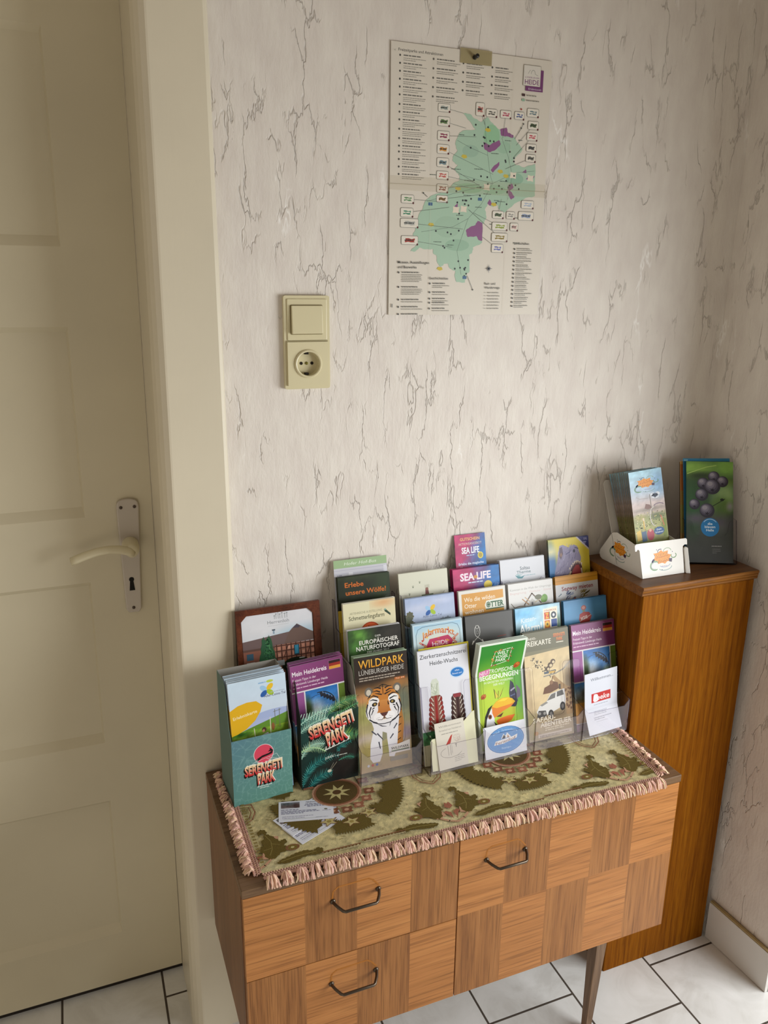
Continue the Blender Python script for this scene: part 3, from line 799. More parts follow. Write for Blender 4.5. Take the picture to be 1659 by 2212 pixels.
def medallion(cx, cy):
    for a0, a1 in ((176, 238), (252, 288), (302, 364)):
        out = [(cx + 122 * math.cos(R(a)), cy + 112 * math.sin(R(a))) for a in np.linspace(a0, a1, 9)]
        inn = [(cx + (80 + 9 * math.sin(a * 0.2)) * math.cos(R(a)), cy + (72 + 6 * math.sin(a * 0.2)) * math.sin(R(a))) for a in np.linspace(a1, a0, 9)]
        ra_.poly(jag(out + inn, 5.5, int(a0), 4), OLV)
    for a in np.linspace(20, 160, 6):
        x, y = cx + 100 * math.cos(R(a)), cy + 92 * math.sin(R(a)); ra_.poly(jag([(x - 22, y - 8), (x, y - 20), (x + 22, y - 6), (x + 8, y + 18)], 4, int(a), 4), OLV)
    for a in list(range(200, 350, 24)) + [20, 60, 100, 140]:
        x, y = cx + 58 * math.cos(R(a)), cy + 52 * math.sin(R(a))
        ra_.poly(jag([(x - 9, y - 7), (x + 9, y - 8), (x + 10, y + 7), (x - 8, y + 8)], 2.2, a, 3), rs.choice(['#8a5138', '#9b6449', '#7d4d33'])); ra_.ell(x, y, 4.5, 3.6, rs.choice([PNK, '#c49a7c']), n=9)
    for a, r in ((245, 86), (270, 92), (295, 86)):
        x, y = cx + r * math.cos(R(a)), cy + r * 0.93 * math.sin(R(a))
        p = [(x + (17 if k % 2 == 0 else 7) * math.cos(k * math.pi / 5 + 0.5), y + (13 if k % 2 == 0 else 6) * math.sin(k * math.pi / 5 + 0.5)) for k in range(10)]
        ra_.poly(p, '#c3b57c'); ra_.line(p, 1.0, BRN, closed=True); ra_.ell(x, y, 4, 3.4, '#9c8a4b', n=9)
    ra_.ell(cx, cy, 45, 40, '#b98c70'); ra_.ell(cx, cy, 41.5, 36.5, '#8d5a3e'); ra_.ell(cx, cy, 38, 33, '#57431a')
    p = [(cx + (26 if k % 2 == 0 else 11) * math.cos(k * math.pi / 8), cy + (23 if k % 2 == 0 else 10) * math.sin(k * math.pi / 8)) for k in range(16)]
    ra_.poly(p, '#c6b97f'); ra_.ell(cx, cy, 8, 6.5, '#5b3d1c')


for ax in (-6, 345, 694):
    acanthus(ax, -1); acanthus(ax, 1)
medallion(171, 154); medallion(520, 154)
for x0, x1, y in ((101, 168, 11), (172, 250, 16), (450, 517, 11), (521, 600, 16)):
    ra_.rect(x0, y, x1, y + 2.2, BRN); ra_.rect(x0 + 2, y - 4.5, x1 - 2, y - 2.5, '#c9b993')
    for x in range(int(x0) + 3, int(x1) - 2, 6): ra_.rect(x, y - 2.5, x + 3, y, '#6d5527')
for y in range(20, 270, 8): ra_.rect(2, y, 8, y + 4, '#8c7a44'); ra_.rect(750, y, 757, y + 4, '#8c7a44')
RC = [Vector((0.203, -0.3290, 0)), Vector((0.940, -0.3430, 0)), Vector((0.962, -0.0600, 0)), Vector((0.203, -0.0500, 0))]


def rugpt(u, v, z=0.0):
    p = RC[0] * (1 - u) * (1 - v) + RC[1] * u * (1 - v) + RC[2] * u * v + RC[3] * (1 - u) * v
    return Vector((p.x, p.y, 0.6095 + z))


me = sheet_mesh('tapestry_runner', ra_, 2.6, None, '#9a8a60', M_WEAVE)
for v in me.vertices:
    v.co = rugpt(v.co.x / 0.760, v.co.y / 0.285, 0.0027 + v.co.z)
rug = tag(link('tapestry_runner', me), 'olive and cream floral tapestry runner with pink tassel fringe on the chest top', 'table runner')
M_FR = [flat('fringe_rose', '#d6ab9c', 0.95), flat('fringe_peach', '#e2bda4', 0.95), flat('fringe_cream', '#e8cdaa', 0.95)]
fb = B(); rs = random.Random(11)


def strip(A, D, out, drop, nt):
    """braid along A-D and tassels pointing OUT, sagging by DROP past the edge of the chest"""
    t = (D - A).normalized(); Lg = (D - A).length
    nb = int(Lg / 0.0042)
    for row, w in ((0, 0.0020), (1, 0.0060), (2, 0.0100)):
        for k in range(nb):
            p = A + t * (Lg * (k + 0.5 * (row % 2)) / nb) + out * w
            fb.tube([p + out * -0.0022 + Vector((0, 0, 0.001)), p + t * 0.0010 + Vector((0, 0, 0.0042)), p + out * 0.0024 + t * 0.0026 + Vector((0, 0, 0.001))], [0.0010, 0.0015, 0.0010], n=4, mi=rs.choice((0, 0, 1)), cap=False)
    for k in range(nt):
        c = A + t * (Lg * (k + 0.5) / nt) + out * 0.011
        for s in range(30):
            a = rs.uniform(-1, 1); ln = rs.uniform(0.008, 0.0165); side = t * (a * 0.0092); hgt = rs.uniform(0.000, 0.0065)
            p0 = c + t * (a * 0.0026) + Vector((0, 0, 0.002 + hgt * 0.4)); p1 = c + side * 0.7 + out * ln * 0.42 + Vector((0, 0, 0.004 + hgt)); p2 = c + side * 1.05 + out * ln * 0.8 + Vector((0, 0, 0.0022 + hgt - drop * 0.35)); p3 = c + side * rs.uniform(0.9, 1.4) + out * ln + Vector((0, 0, 0.001 + hgt * 0.4 - drop * rs.uniform(0.8, 1.1)))
            if drop > 0.002:
                for p in (p2, p3):
                    if p.y < -0.3525: p.y = min(p.y, -0.3545 - rs.uniform(0, 0.004))
                    elif p.z < 0.611: p.z = 0.611 + rs.uniform(0, 0.002)
            fb.tube([p0, p1, p2, p3], [0.0012, 0.0016, 0.0015, 0.0010], n=4, mi=rs.choice((0, 0, 1, 1, 2)), cap=False)
    fb.tube([A + out * 0.0115 + Vector((0, 0, 0.003)), D + out * 0.0115 + Vector((0, 0, 0.003))], 0.0020, n=6, mi=0)


c00, c10, c11, c01 = rugpt(0, 0), rugpt(1, 0), rugpt(1, 1), rugpt(0, 1)
strip(c00, c10, Vector((0.015, -1, 0)).normalized(), 0.0075, 33)
strip(c01, c00, Vector((-1, 0, 0)), 0.0, 13)
strip(c10, c11, Vector((1, 0.05, 0)).normalized(), 0.0, 13)
fo = fb.obj('fringe', M_FR, rug)
fo['label'] = 'dusty pink tassel fringe'

# ================================================================== clear acrylic leaflet holders on the chest
def acrylic(name, tint, refl, haze=0.0):
    m, nt, b = mat(name); nt.nodes.remove(b); lk = nt.links.new
    out = nt.nodes['Material Output']; tr = nt.nodes.new('ShaderNodeBsdfTransparent'); gl = nt.nodes.new('ShaderNodeBsdfGlossy'); mx = nt.nodes.new('ShaderNodeMixShader')
    tr.inputs[0].default_value = tint; gl.inputs['Roughness'].default_value = 0.04; gl.inputs[0].default_value = (1, 1, 1, 1)
    fr_ = nt.nodes.new('ShaderNodeFresnel'); fr_.inputs['IOR'].default_value = 1.45
    mu = N(nt, 'ShaderNodeMath', operation='MULTIPLY'); lk(fr_.outputs[0], mu.inputs[0]); mu.inputs[1].default_value = refl
    lk(mu.outputs[0], mx.inputs[0]); lk(tr.outputs[0], mx.inputs[1]); lk(gl.outputs[0], mx.inputs[2]); lk(mx.outputs[0], out.inputs[0])
    if haze:
        df = nt.nodes.new('ShaderNodeBsdfDiffuse'); df.inputs[0].default_value = L4('#d8d4dc'); m2 = nt.nodes.new('ShaderNodeMixShader'); m2.inputs[0].default_value = haze
        lk(mx.outputs[0], m2.inputs[1]); lk(df.outputs[0], m2.inputs[2]); lk(m2.outputs[0], out.inputs[0])
    return m


M_ACR = acrylic('clear_acrylic', (0.988, 0.985, 0.990, 1), 0.10)
M_ACH = acrylic('hazy_acrylic', (0.99, 0.985, 0.99, 1), 0.10, 0.07)  # diffuse haze mixed in to brighten the pockets like a soft reflection
M_ACE = acrylic('acrylic_cut_edge', (0.50, 0.47, 0.54, 1), 0.25)


class Holder:
    def __init__(s, label, xs, yb, zb, lean, py):
        s.xs, s.yb, s.zb, s.lean, s.py = xs, yb, zb, R(lean), py
        s.sn, s.cs = math.sin(s.lean), math.cos(s.lean); s.tops = [0.150, 0.160, 0.165, 0.175]
        s.root = thing('brochure_holder', label, 'brochure holder', ((xs[0] + xs[-1]) / 2, yb, 0.612))
        s.build()

    def P(s, k, t, off=0.0):
        """point up the slope t of tier k, OFF metres in front of the leaflet"""
        return (s.yb + 0.031 * k + t * s.sn - off * s.cs, s.zb + 0.040 * k + t * s.cs + off * s.sn)

    def tierfn(s, k):
        return lambda u, v, t: (u, *s.P(k, v, t))

    def build(s):
        D = [(s.py, 0.6128), (s.py, 0.684), s.P(0, 0.074, 0.004)]
        for k in range(4):
            if k:
                zz = D[-1][1]; D.append(s.P(k, (zz - s.zb - 0.040 * k - 0.004 * s.sn) / s.cs, 0.004))
            D.append(s.P(k, s.tops[k], 0.004))
        yb_, zb_ = s.P(3, 0, -0.019)
        D += [(D[-1][0] + 0.012, D[-1][1]), (yb_, zb_), (yb_, 0.6128)]
        for x in s.xs:
            d = B().prism(D[::-1], xyz_x, x - 0.0011, x + 0.0011, mi=0, emi=1); d.obj('divider', [M_ACR, M_ACE], s.root)
        for a, c in zip(s.xs, s.xs[1:]):
            a += 0.0013; c -= 0.0013
            for k in range(4):
                tp = s.tops[k]; w0, w1 = a + 0.018, c - 0.020; lo_ = 0.046; r = 0.010
                U = [(a, 0.0), (c, 0.0), (c, tp), (w1 + 0.004, tp), (w1, tp - 0.005)]
                U += [(w1 - r + r * math.cos(R(t)), lo_ + r + r * math.sin(R(t))) for t in (0, -30, -60, -90)]
                U += [(w0 + r + r * math.cos(R(t)), lo_ + r + r * math.sin(R(t))) for t in (270, 240, 210, 180)]
                U += [(w0, tp - 0.005), (w0 - 0.004, tp), (a, tp)]
                B().prism(U, s.tierfn(k), 0.0032, 0.0048, mi=0, emi=1).obj('front_panel', [M_ACR, M_ACE], s.root)
                B().prism([(a, -0.0020), (c, -0.0020), (c, -0.0004), (a, -0.0004)], s.tierfn(k), -0.0175, 0.0032, mi=0, emi=0).obj('shelf', [M_ACR], s.root)
            pk = B().prism([(a, 0.6150), (c, 0.6150), (c, 0.684), (c - 0.011, 0.6720), (a + 0.011, 0.6720), (a, 0.684)], xyz_y, s.py + 0.0016, s.py, mi=0, emi=1)
            pk.box(a, c, s.py + 0.0017, s.P(0, 0, 0.005)[0] - 0.0002, 0.6150, 0.6162, mi=0)
            pk.obj('card_pocket', [M_ACH, M_ACE], s.root)

    def M(s, col, k, w, dx=0.0, off=0.0, roll=0.0, dt=0.0, yaw=0.0):
        """matrix of a sheet of width w (m) standing in pocket (column, tier)"""
        x = (s.xs[col] + s.xs[col + 1]) / 2 + dx; y, z = s.P(k, dt, off)
        A = Matrix.Rotation(R(yaw), 4, 'Z') @ Matrix.Rotation(R(90) - s.lean, 4, 'X') @ Matrix.Rotation(R(roll), 4, 'Z')
        A.translation = Vector((x, y, z)) + A @ Vector((-w / 2, 0, 0))
        return A


HA = Holder('narrow clear acrylic four-tier brochure holder with the tiger leaflet in front', [0.4165, 0.5360], -0.157, 0.622, 10, -0.182)
HB = Holder('wide clear acrylic four-tier brochure holder with four columns next to the cabinet', [0.5470, 0.6565, 0.7660, 0.8755, 0.9850], -0.172, 0.6182, 13, -0.196)
S_ = 1.03    # leaflets are a little larger than 100 x 210 mm


def leaf(hold, col, k, art, label, group, more, n=3, pitch=1.6, t=0.8, dx=0.0, roll=0.0, bend=None, edge='#e2e0da', jit=(0.7, 1.0), fan=0.0, off=0.0, seed=0, mat_=None, back=None):
    w = art.w * S_ / 1000
    M = hold.M(col, k, w, dx, off, roll)
    art_scale = S_ / 1000
    me = sheet_mesh('leaflet', art, t, bend, edge, mat_, 0.0, art_scale)
    o = tag(link('leaflet', me, M), label, 'leaflet', group)
    rs = random.Random(seed * 31 + col * 7 + k)
    if back: mb_ = sheet_mesh('leaflet', Art(art.w, art.h, back), t, bend, back, mat_, 0.0, art_scale)
    for i in range(1, n + 1):
        c = o.copy()
        if back: c.data = mb_
        COL.objects.link(c)
        d = Matrix.Translation((rs.uniform(-1, 1) * jit[0] / 1000, rs.uniform(0, 1) * jit[1] / 1000, -(pitch * i) / 1000))
        if fan: d = d @ Matrix.Rotation(R(fan * i), 4, 'X')
        c.matrix_local = M @ d; c['label'] = more
    return o


# ------------------------------------------------------------------ artwork: front tier
def art_tiger():
    a = Art(100, 210)
    a.soft(0, 0, 100, 210, [(0, '#b39b78'), (0.1, '#a79368'), (0.25, '#b1a07e'), (0.45, '#a8a06a'), (0.62, '#a88a5c'), (0.72, '#7c5a36'), (0.78, '#33261c'), (1, '#2b211a')],
           [(18, 110, 22, 16, '#9a9a58', 0.6), (90, 120, 16, 30, '#6f7460', 0.6), (92, 62, 16, 14, '#8d7f86', 0.6), (15, 60, 18, 8, '#b7a9a0', 0.5), (12, 135, 20, 8, '#c08a58', 0.5), (80, 155, 26, 8, '#9a6c3c', 0.6), (15, 35, 14, 20, '#a89a5e', 0.6), (55, 40, 12, 14, '#9f9b62', 0.5)], noise=0.10, seed=4)
    # body, flank and legs
    a.poly([(74, 128), (84, 110), (88, 80), (84, 50), (82, 30), (72, 26), (64, 40), (60, 90)], '#b27a3e')
    for k in range(5): a.line([(84 - k, 104 - 13 * k), (76 - k, 100 - 13 * k), (71, 92 - 13 * k)], 1.6, '#3b2818')
    a.poly([(24, 100), (30, 78), (22, 50), (20, 24), (25, 16), (38, 16), (44, 30), (44, 52), (54, 56), (56, 34), (56, 22), (66, 20), (72, 34), (76, 70), (80, 100), (60, 112), (38, 112)], '#dfdde0')
    a.poly([(44, 52), (54, 56), (54, 66), (46, 70)], '#8f8d70')
    for L in ([(34, 88), (46, 80), (54, 78)], [(36, 68), (44, 58), (46, 54)], [(70, 92), (62, 84), (60, 78)], [(66, 62), (60, 55)], [(38, 52), (40, 40)], [(26, 74), (34, 66)], [(74, 80), (68, 72)]):
        a.line(L, [2.6, 1.8, 0.6][:len(L)], '#4a4a55')
    # ears, head
    for x, c in ((24, 0), (78, 1)):
        a.ell(x, 146, 7.5, 8.5, '#6b655c'); a.ell(x, 145, 4.5, 5.5, '#c9bfae')
    a.ell(51, 118, 33, 33, '#c58d4c'); a.ell(50, 110, 33.5, 28, '#e4e1e2')
    a.poly([(34, 150), (68, 150), (74, 138), (62, 128), (62, 112), (66, 100), (58, 94), (40, 94), (36, 102), (42, 114), (42, 128), (30, 138)], '#c07a34')
    a.soft(40, 92, 62, 128, [(0, '#d9c9b4'), (0.12, '#a8642c'), (0.5, '#b87438'), (1, '#c88846')], nx=8, ny=10)
    a.ell(33, 128, 10, 7, '#e9e6e4'); a.ell(70, 128, 10, 8, '#e9e6e4')
    for sx in (-1, 1):
        C = lambda x, y: (51 + sx * x, y)
        a.ell(*C(17, 122), 5.2, 3.6, '#1c1714', rot=-14 * sx); a.ell(*C(16.5, 122), 2.2, 2.0, '#a98b4a')
        for L in ([(12, 128), (20, 131), (26, 130)], [(10, 134), (18, 138), (27, 136)], [(24, 118), (28, 108), (26, 98)], [(30, 124), (33, 112), (31, 100)], [(20, 112), (24, 104)], [(28, 96), (22, 91), (14, 88)], [(6, 143), (12, 146), (20, 145)], [(4, 149), (10, 151.5), (16, 151)], [(3, 138), (9, 140), (15, 142)], [(24, 140), (29, 134)], [(18, 116), (22, 114)], [(9, 118), (8, 124)]):
            a.line([C(*p) for p in L], [2.4, 2.0, 0.8][:len(L)] if len(L) > 2 else [2.2, 1.0], '#1d1b20')
        a.ell(*C(11, 98), 9.5, 7.5, '#efecec'); a.line([C(0, 96), C(5, 92), C(13, 93)], 1.0, '#4a3f3c')
        for k in range(3): a.ell(*C(10 + 2.4 * k, 97 - k), 0.6, 0.6, '#6b5f58', n=6)
    a.line([(51, 156), (51, 138)], [1.6, 0.8], '#2a2018'); a.line([(44, 153), (51, 156), (59, 153)], 1.4, '#2a2018')
    a.poly([(43, 104.5), (59, 104.5), (55, 99), (51, 97), (47, 99)], '#5a3430'); a.line([(51, 97), (51, 93)], 1.0, '#4a3f3c')
    a.line([(30, 90), (40, 85), (51, 84), (62, 85), (72, 90)], [2.2, 1.6, 1.4, 1.6, 2.4], '#2c2c34')
    # head lines
    a.text('WILDPARK', 8, 190, 14.5, '#d98f1e', w=86, bold=0.008, c2='#eebb4e'); a.text('LÜNEBURGER HEIDE', 8, 178, 8.6, '#b9b3ab', w=85, bold=0.006)
    a.micro(8, 171.5, 84, 2.0, '#a79a8c', 2, 4.4); a.rect(74, 160.5, 94, 164.5, '#b5642c'); a.text('Tel. 04', 76, 161.4, 2.4, '#e8cfae', w=16)
    a.poly([(58, 26), (97, 26), (97, 46), (64, 40)], '#e6e2dc'); a.text('WILDPARK', 61, 33, 4.6, '#3c3a36', w=34, bold=0.01); a.rect(61, 29.5, 95, 31.5, '#7f8c78')
    a.ell(16, 12, 2.4, 2.4, '#c8c8d0'); a.ell(24, 12, 2.4, 2.4, '#b84a3c'); a.ell(32, 12, 2.4, 2.4, '#4a62a8'); a.rect(58, 12, 92, 20, '#8c8474')
    return a


def art_candles():
    a = Art(100, 210, '#dcdde4')
    a.text('Zierkerzenschnitzerei', 4, 195.5, 7.6, '#303036', w=93, bold=0.006); a.text('Heide-Wachs', 23, 182, 7.6, '#303036', w=56, bold=0.006)
    a.ell(76, 162, 15, 10.5, '#bcd3ea'); a.ell(76, 162, 13, 8.4, '#1f74bd'); a.text('ofen', 76, 164, 3.0, '#e8f0f8', al='C', w=9); a.text('Besuch uns!', 76, 158.5, 3.0, '#e8f0f8', al='C', w=19)
    rs = random.Random(2)
    a.poly([(21, 112), (22, 150), (25, 156), (34, 157), (38, 150), (38, 112)], '#cdd3c4')
    for k in range(40): a.line([(rs.uniform(22, 36), rs.uniform(112, 150)) for _ in (0, 1)], 0.7, rs.choice(['#a9b39c', '#e2e6d8', '#bcc4ae']))

    def carved(cx, y0, y1, w0, w1, c1, c2, c3):
        a.poly([(cx - w0, y0), (cx - w1, y1), (cx + w1, y1), (cx + w0, y0)], c1)
        a.rect(cx - 2.6, y0, cx + 2.6, y1, c3)
        y = y0 + 3
        while y < y1 - 2:
            f = (y - y0) / (y1 - y0); w = w0 + (w1 - w0) * f
            for sx in (-1, 1):
                a.arc(cx + sx * w * 0.78, y + 3, w * 0.45, 5.0, -40 if sx > 0 else 220, 130 if sx > 0 else 50, 1.7, c2); a.ell(cx + sx * w, y + 3, 2.2, 2.8, c3, n=10); a.line([(cx + sx * w * 0.5, y), (cx + sx * w * 0.9, y + 7)], 1.4, '#d8cfc0')
            y += 8.5
    carved(30, 62, 126, 14, 9, '#8a5c4c', '#7c2a22', '#8f1f18'); carved(73, 66, 122, 12, 8.4, '#5d463c', '#3d201c', '#371310')
    a.rect(65, 116, 80, 123, '#8a2a30')
    a.ell(22, 58, 10, 4, '#4a1c1a'); a.ell(72, 62, 14, 4, '#3a2220')
    a.soft(0, 38, 100, 62, [(0, '#5d9a62'), (1, '#3f7f50')], noise=0.45, nx=24, ny=10, seed=8, ns=16)
    for k in range(26): a.ell(rs.uniform(2, 98), rs.uniform(40, 62), 2.6, 1.3, rs.choice(['#9ccf9c', '#2f6a3e', '#d4e9d0', '#4fa05c']), rot=rs.uniform(0, 180), n=8)
    a.rect(0, 0, 100, 38, '#e3e0c0'); a.text('MV', 72, 20, 5, '#6a6a60', w=12)
    return a


def art_toucan():
    a = Art(100, 210, '#e4ece0', cuts=(30, 146, 150, 154, 170, 190))
    a.soft(4, 4, 96, 206, [(0, '#a3c43a'), (0.3, '#b4cf3c'), (0.45, '#9cc438'), (0.6, '#6aac3c'), (0.75, '#3d9438'), (1, '#358a36')], [(30, 100, 40, 50, '#b9d440', 0.7), (90, 120, 14, 60, '#5aa43e', 0.6)], nx=20, ny=40)
    a.poly([(30, 162), (66, 168), (70, 196), (34, 192)], '#dfe8d2'); a.poly([(31.5, 163.5), (65, 169), (68.5, 194.5), (35, 190.5)], '#3b9038')
    rs = random.Random(4)
    for k in range(36):
        t = rs.random(); s = rs.randrange(4); E = [((30, 162), (66, 168)), ((66, 168), (70, 196)), ((70, 196), (34, 192)), ((34, 192), (30, 162))][s]
        x, y = E[0][0] + (E[1][0] - E[0][0]) * t, E[0][1] + (E[1][1] - E[0][1]) * t; a.ell(x + rs.uniform(-3, 3), y + rs.uniform(-2, 2), 2.4, 1.2, rs.choice(['#b06a3c', '#5a8a30', '#8a5a34', '#d8a050', '#2f6a30']), rot=rs.uniform(0, 180), n=8, up=False)
    a.up()
    for s, y, w in (('WELT', 184.5, 24), ('VOGEL', 177, 27), ('PARK', 169.8, 22)): a.text(s, 50 + (y - 177) * 0.12, y, 6, '#e9f0de', w=w, al='C', bold=0.02)
    a.poly([(7, 142), (29, 146), (29, 158), (7, 154)], '#d878a8'); a.text('NEU!', 9, 145.5, 7, '#f4dce8', w=18, bold=0.02, rot=8)
    a.text('TROPISCHE', 27, 147.5, 8, '#e7f2da', w=52, bold=0.015); a.text('BEGEGNUNGEN', 8, 136, 8.6, '#eef4e4', w=82, bold=0.022)
    a.text('IN GRÖSSTEN VOGELPARK', 17, 129, 3.8, '#e3efcf', w=62, bold=0.012); a.text('DER WELT', 36, 123, 3.8, '#e3efcf', w=24, bold=0.012)
    for x, y, q in ((86, 156, 5.5), (14, 106, 4.5)):
        a.ell(x, y, q * 1.3, q, '#b9552e', rot=30); a.ell(x + 1.5, y + 2, q * 0.6, q * 0.5, '#d88a3a'); a.line([(x - q, y - q), (x + q, y + q)], 0.7, '#4a2a1a')
    a.poly([(38, 98), (36, 118), (44, 104)], '#3d3a1c'); a.poly([(46, 98), (58, 118), (50, 102)], '#3d3a1c'); a.poly([(39, 99), (38, 114), (45, 101)], '#d9c84a'); a.poly([(45, 99), (56, 115), (48, 101)], '#e6d65a'); a.line([(44, 97), (46, 112)], 1.0, '#7a4a1a')
    # bird and bill
    a.poly([(72, 128), (78, 122), (84, 100), (86, 86), (78, 78), (70, 86), (68, 104)], '#3b3a4c'); a.poly([(84, 118), (92, 108), (92, 94), (84, 90)], '#6d6474'); a.ell(76, 84, 8, 9, '#2a2c3a')
    a.line([(72, 108), (80, 112)], 3, '#a9a6b8'); a.line([(71, 98), (80, 100)], 2.4, '#5f6a8c')
    a.poly([(10, 40), (14, 66), (22, 82), (32, 88), (26, 78), (18, 62), (14, 40)], '#211c1e')
    a.poly([(14, 40), (18, 62), (28, 80), (34, 84), (34, 56), (40, 40)], '#e3e3ea'); a.ell(25, 66, 4, 4.5, '#8a4a24'); a.ell(25, 66, 2, 2.3, '#1a1410')
    top = [(30, 84), (40, 93), (52, 97), (64, 97), (74, 93), (80, 86), (70, 80), (52, 74), (34, 64)]
    a.poly(top, '#e7b62c'); a.poly([(30, 84), (40, 80), (60, 82), (78, 84), (70, 78), (52, 72), (34, 62), (30, 72)], '#df7f2c'); a.poly([(42, 92), (54, 96), (66, 95), (58, 91)], '#f0d23c')
    a.poly([(40, 64), (52, 72), (70, 78), (80, 76), (78, 64), (66, 54), (50, 48), (42, 52)], '#b8be30'); a.poly([(38, 56), (46, 60), (62, 62), (78, 62), (70, 52), (52, 46), (42, 46)], '#dd6a26'); a.poly([(38, 64), (54, 70), (48, 62)], '#5a1f12'); a.poly([(32, 56), (38, 50), (48, 44), (56, 42), (44, 40), (36, 46)], '#34202c')
    return a


def art_safari():
    a = Art(100, 210)
    a.soft(0, 0, 100, 210, [(0, '#b3a488'), (0.08, '#a8987c'), (0.2, '#bda780'), (0.35, '#cdb78e'), (0.6, '#d8c49b'), (0.82, '#cbb58b')], [(94, 95, 9, 42, '#8a7a62', 0.5), (14, 48, 22, 10, '#a3936e', 0.6), (60, 44, 30, 10, '#7d6c50', 0.6)], noise=0.07)
    a.poly([(0, 172), (100, 172), (100, 210), (0, 210)], '#6d6a55'); a.poly([(0, 166), (100, 172), (100, 174), (0, 174)], '#7d785f')
    a.text('BUNDES-', 4, 196, 4.2, '#e4ded0', w=24); a.text('FREIKARTE', 3, 184, 9.4, '#e9e3d4', w=57, bold=0.006, shear=0.05)
    a.text('SERENGETI', 66, 195, 6.2, '#c2562c', w=26, bold=0.03, c2='#d98a44'); a.text('PARK', 73, 187, 6.2, '#c2562c', w=14, bold=0.03, c2='#d98a44'); a.rect(72, 183, 88, 184.6, '#d8d0bc')
    # rope net with climbing animals
    rs = random.Random(6)
    for k in range(60):
        t = rs.random(); x = 18 + 44 * t + rs.uniform(-7, 7); y = 158 - 34 * t ** 0.7 + rs.uniform(-7, 7); a.ell(x, y, rs.uniform(1.0, 2.4), rs.uniform(0.8, 1.8), rs.choice(['#5b5347', '#e2d3ae', '#7f7564', '#3f3a33', '#a39780']), rot=rs.uniform(0, 180), n=7, up=False)
    a.up(); a.line([(40, 122), (66, 124), (84, 130), (100, 142)], 2.6, '#8e8a80'); a.line([(42, 128), (66, 130)], 4, '#55606c')
    for x, y, r in ((62, 148, 5.5), (56, 142, 6), (50, 136, 5)): a.ell(x, y, r, r * 0.9, '#5a4a3c'); a.ell(x + 1, y - 1, r * 0.55, r * 0.5, '#cdbc9a')
    a.rect(52, 126, 66, 130, '#c8a35a')
    # giraffe neck and head
    a.poly([(58, 118), (62, 122), (78, 106), (90, 96), (100, 92), (100, 40), (86, 40), (84, 80), (72, 96)], '#a78a63')
    for k in range(26): a.poly(jag([(x_ + dx, y_ + dy) for x_, y_ in [(rs.uniform(86, 99), rs.uniform(44, 92))] for dx, dy in ((-2, -2), (2, -2), (2, 2), (-2, 2))], 0.5, k, 2), '#705036', up=False)
    a.up(); a.line([(60, 120), (56, 108)], 1.8, '#6b5038'); a.line([(62, 124), (66, 128)], 1.2, '#4a3a2a')
    # off-road vehicle
    a.poly([(20, 56), (26, 66), (42, 72), (52, 86), (84, 92), (86, 70), (84, 60), (60, 52), (40, 46), (24, 46)], '#d3d1cd')
    a.poly([(44, 74), (54, 85), (64, 87), (62, 77)], '#6c6a66'); a.poly([(66, 78), (67, 88), (80, 90), (82, 80)], '#5c5a58'); a.poly([(28, 68), (42, 73), (46, 70), (32, 65)], '#8c8a84')
    a.poly([(20, 46), (24, 58), (40, 56), (42, 46), (30, 42)], '#3f3c3a'); a.ell(26, 52, 3, 3, '#8f8c88'); a.ell(37, 51, 3, 3, '#8f8c88')
    for x, y in ((51, 47), (78, 58)): a.ell(x, y, 6, 8.5, '#2b2826'); a.ell(x, y, 3, 4.5, '#6a6662')
    a.poly([(36, 88), (40, 100), (52, 104), (54, 112), (70, 106), (72, 94), (52, 88)], '#6a4a36'); a.ell(56, 108, 4, 4, '#8a684c'); a.rect(72, 92, 76, 102, '#4b433a')
    a.text('SAFARI-', 10, 36, 8.6, '#ece2cc', w=50, bold=0.02, shear=0.1); a.text('ABENTEUER', 26, 25, 9.4, '#efe6d0', w=70, bold=0.025)
    a.micro(36, 20.5, 58, 2.2, '#dccfb4', 2, 4); a.ell(16, 15, 5, 4, '#b88c5c'); a.rect(20, 5, 96, 12, '#c9bcae'); a.micro(24, 7, 66, 1.6, '#8d8074', 2, 2.6)
    return a


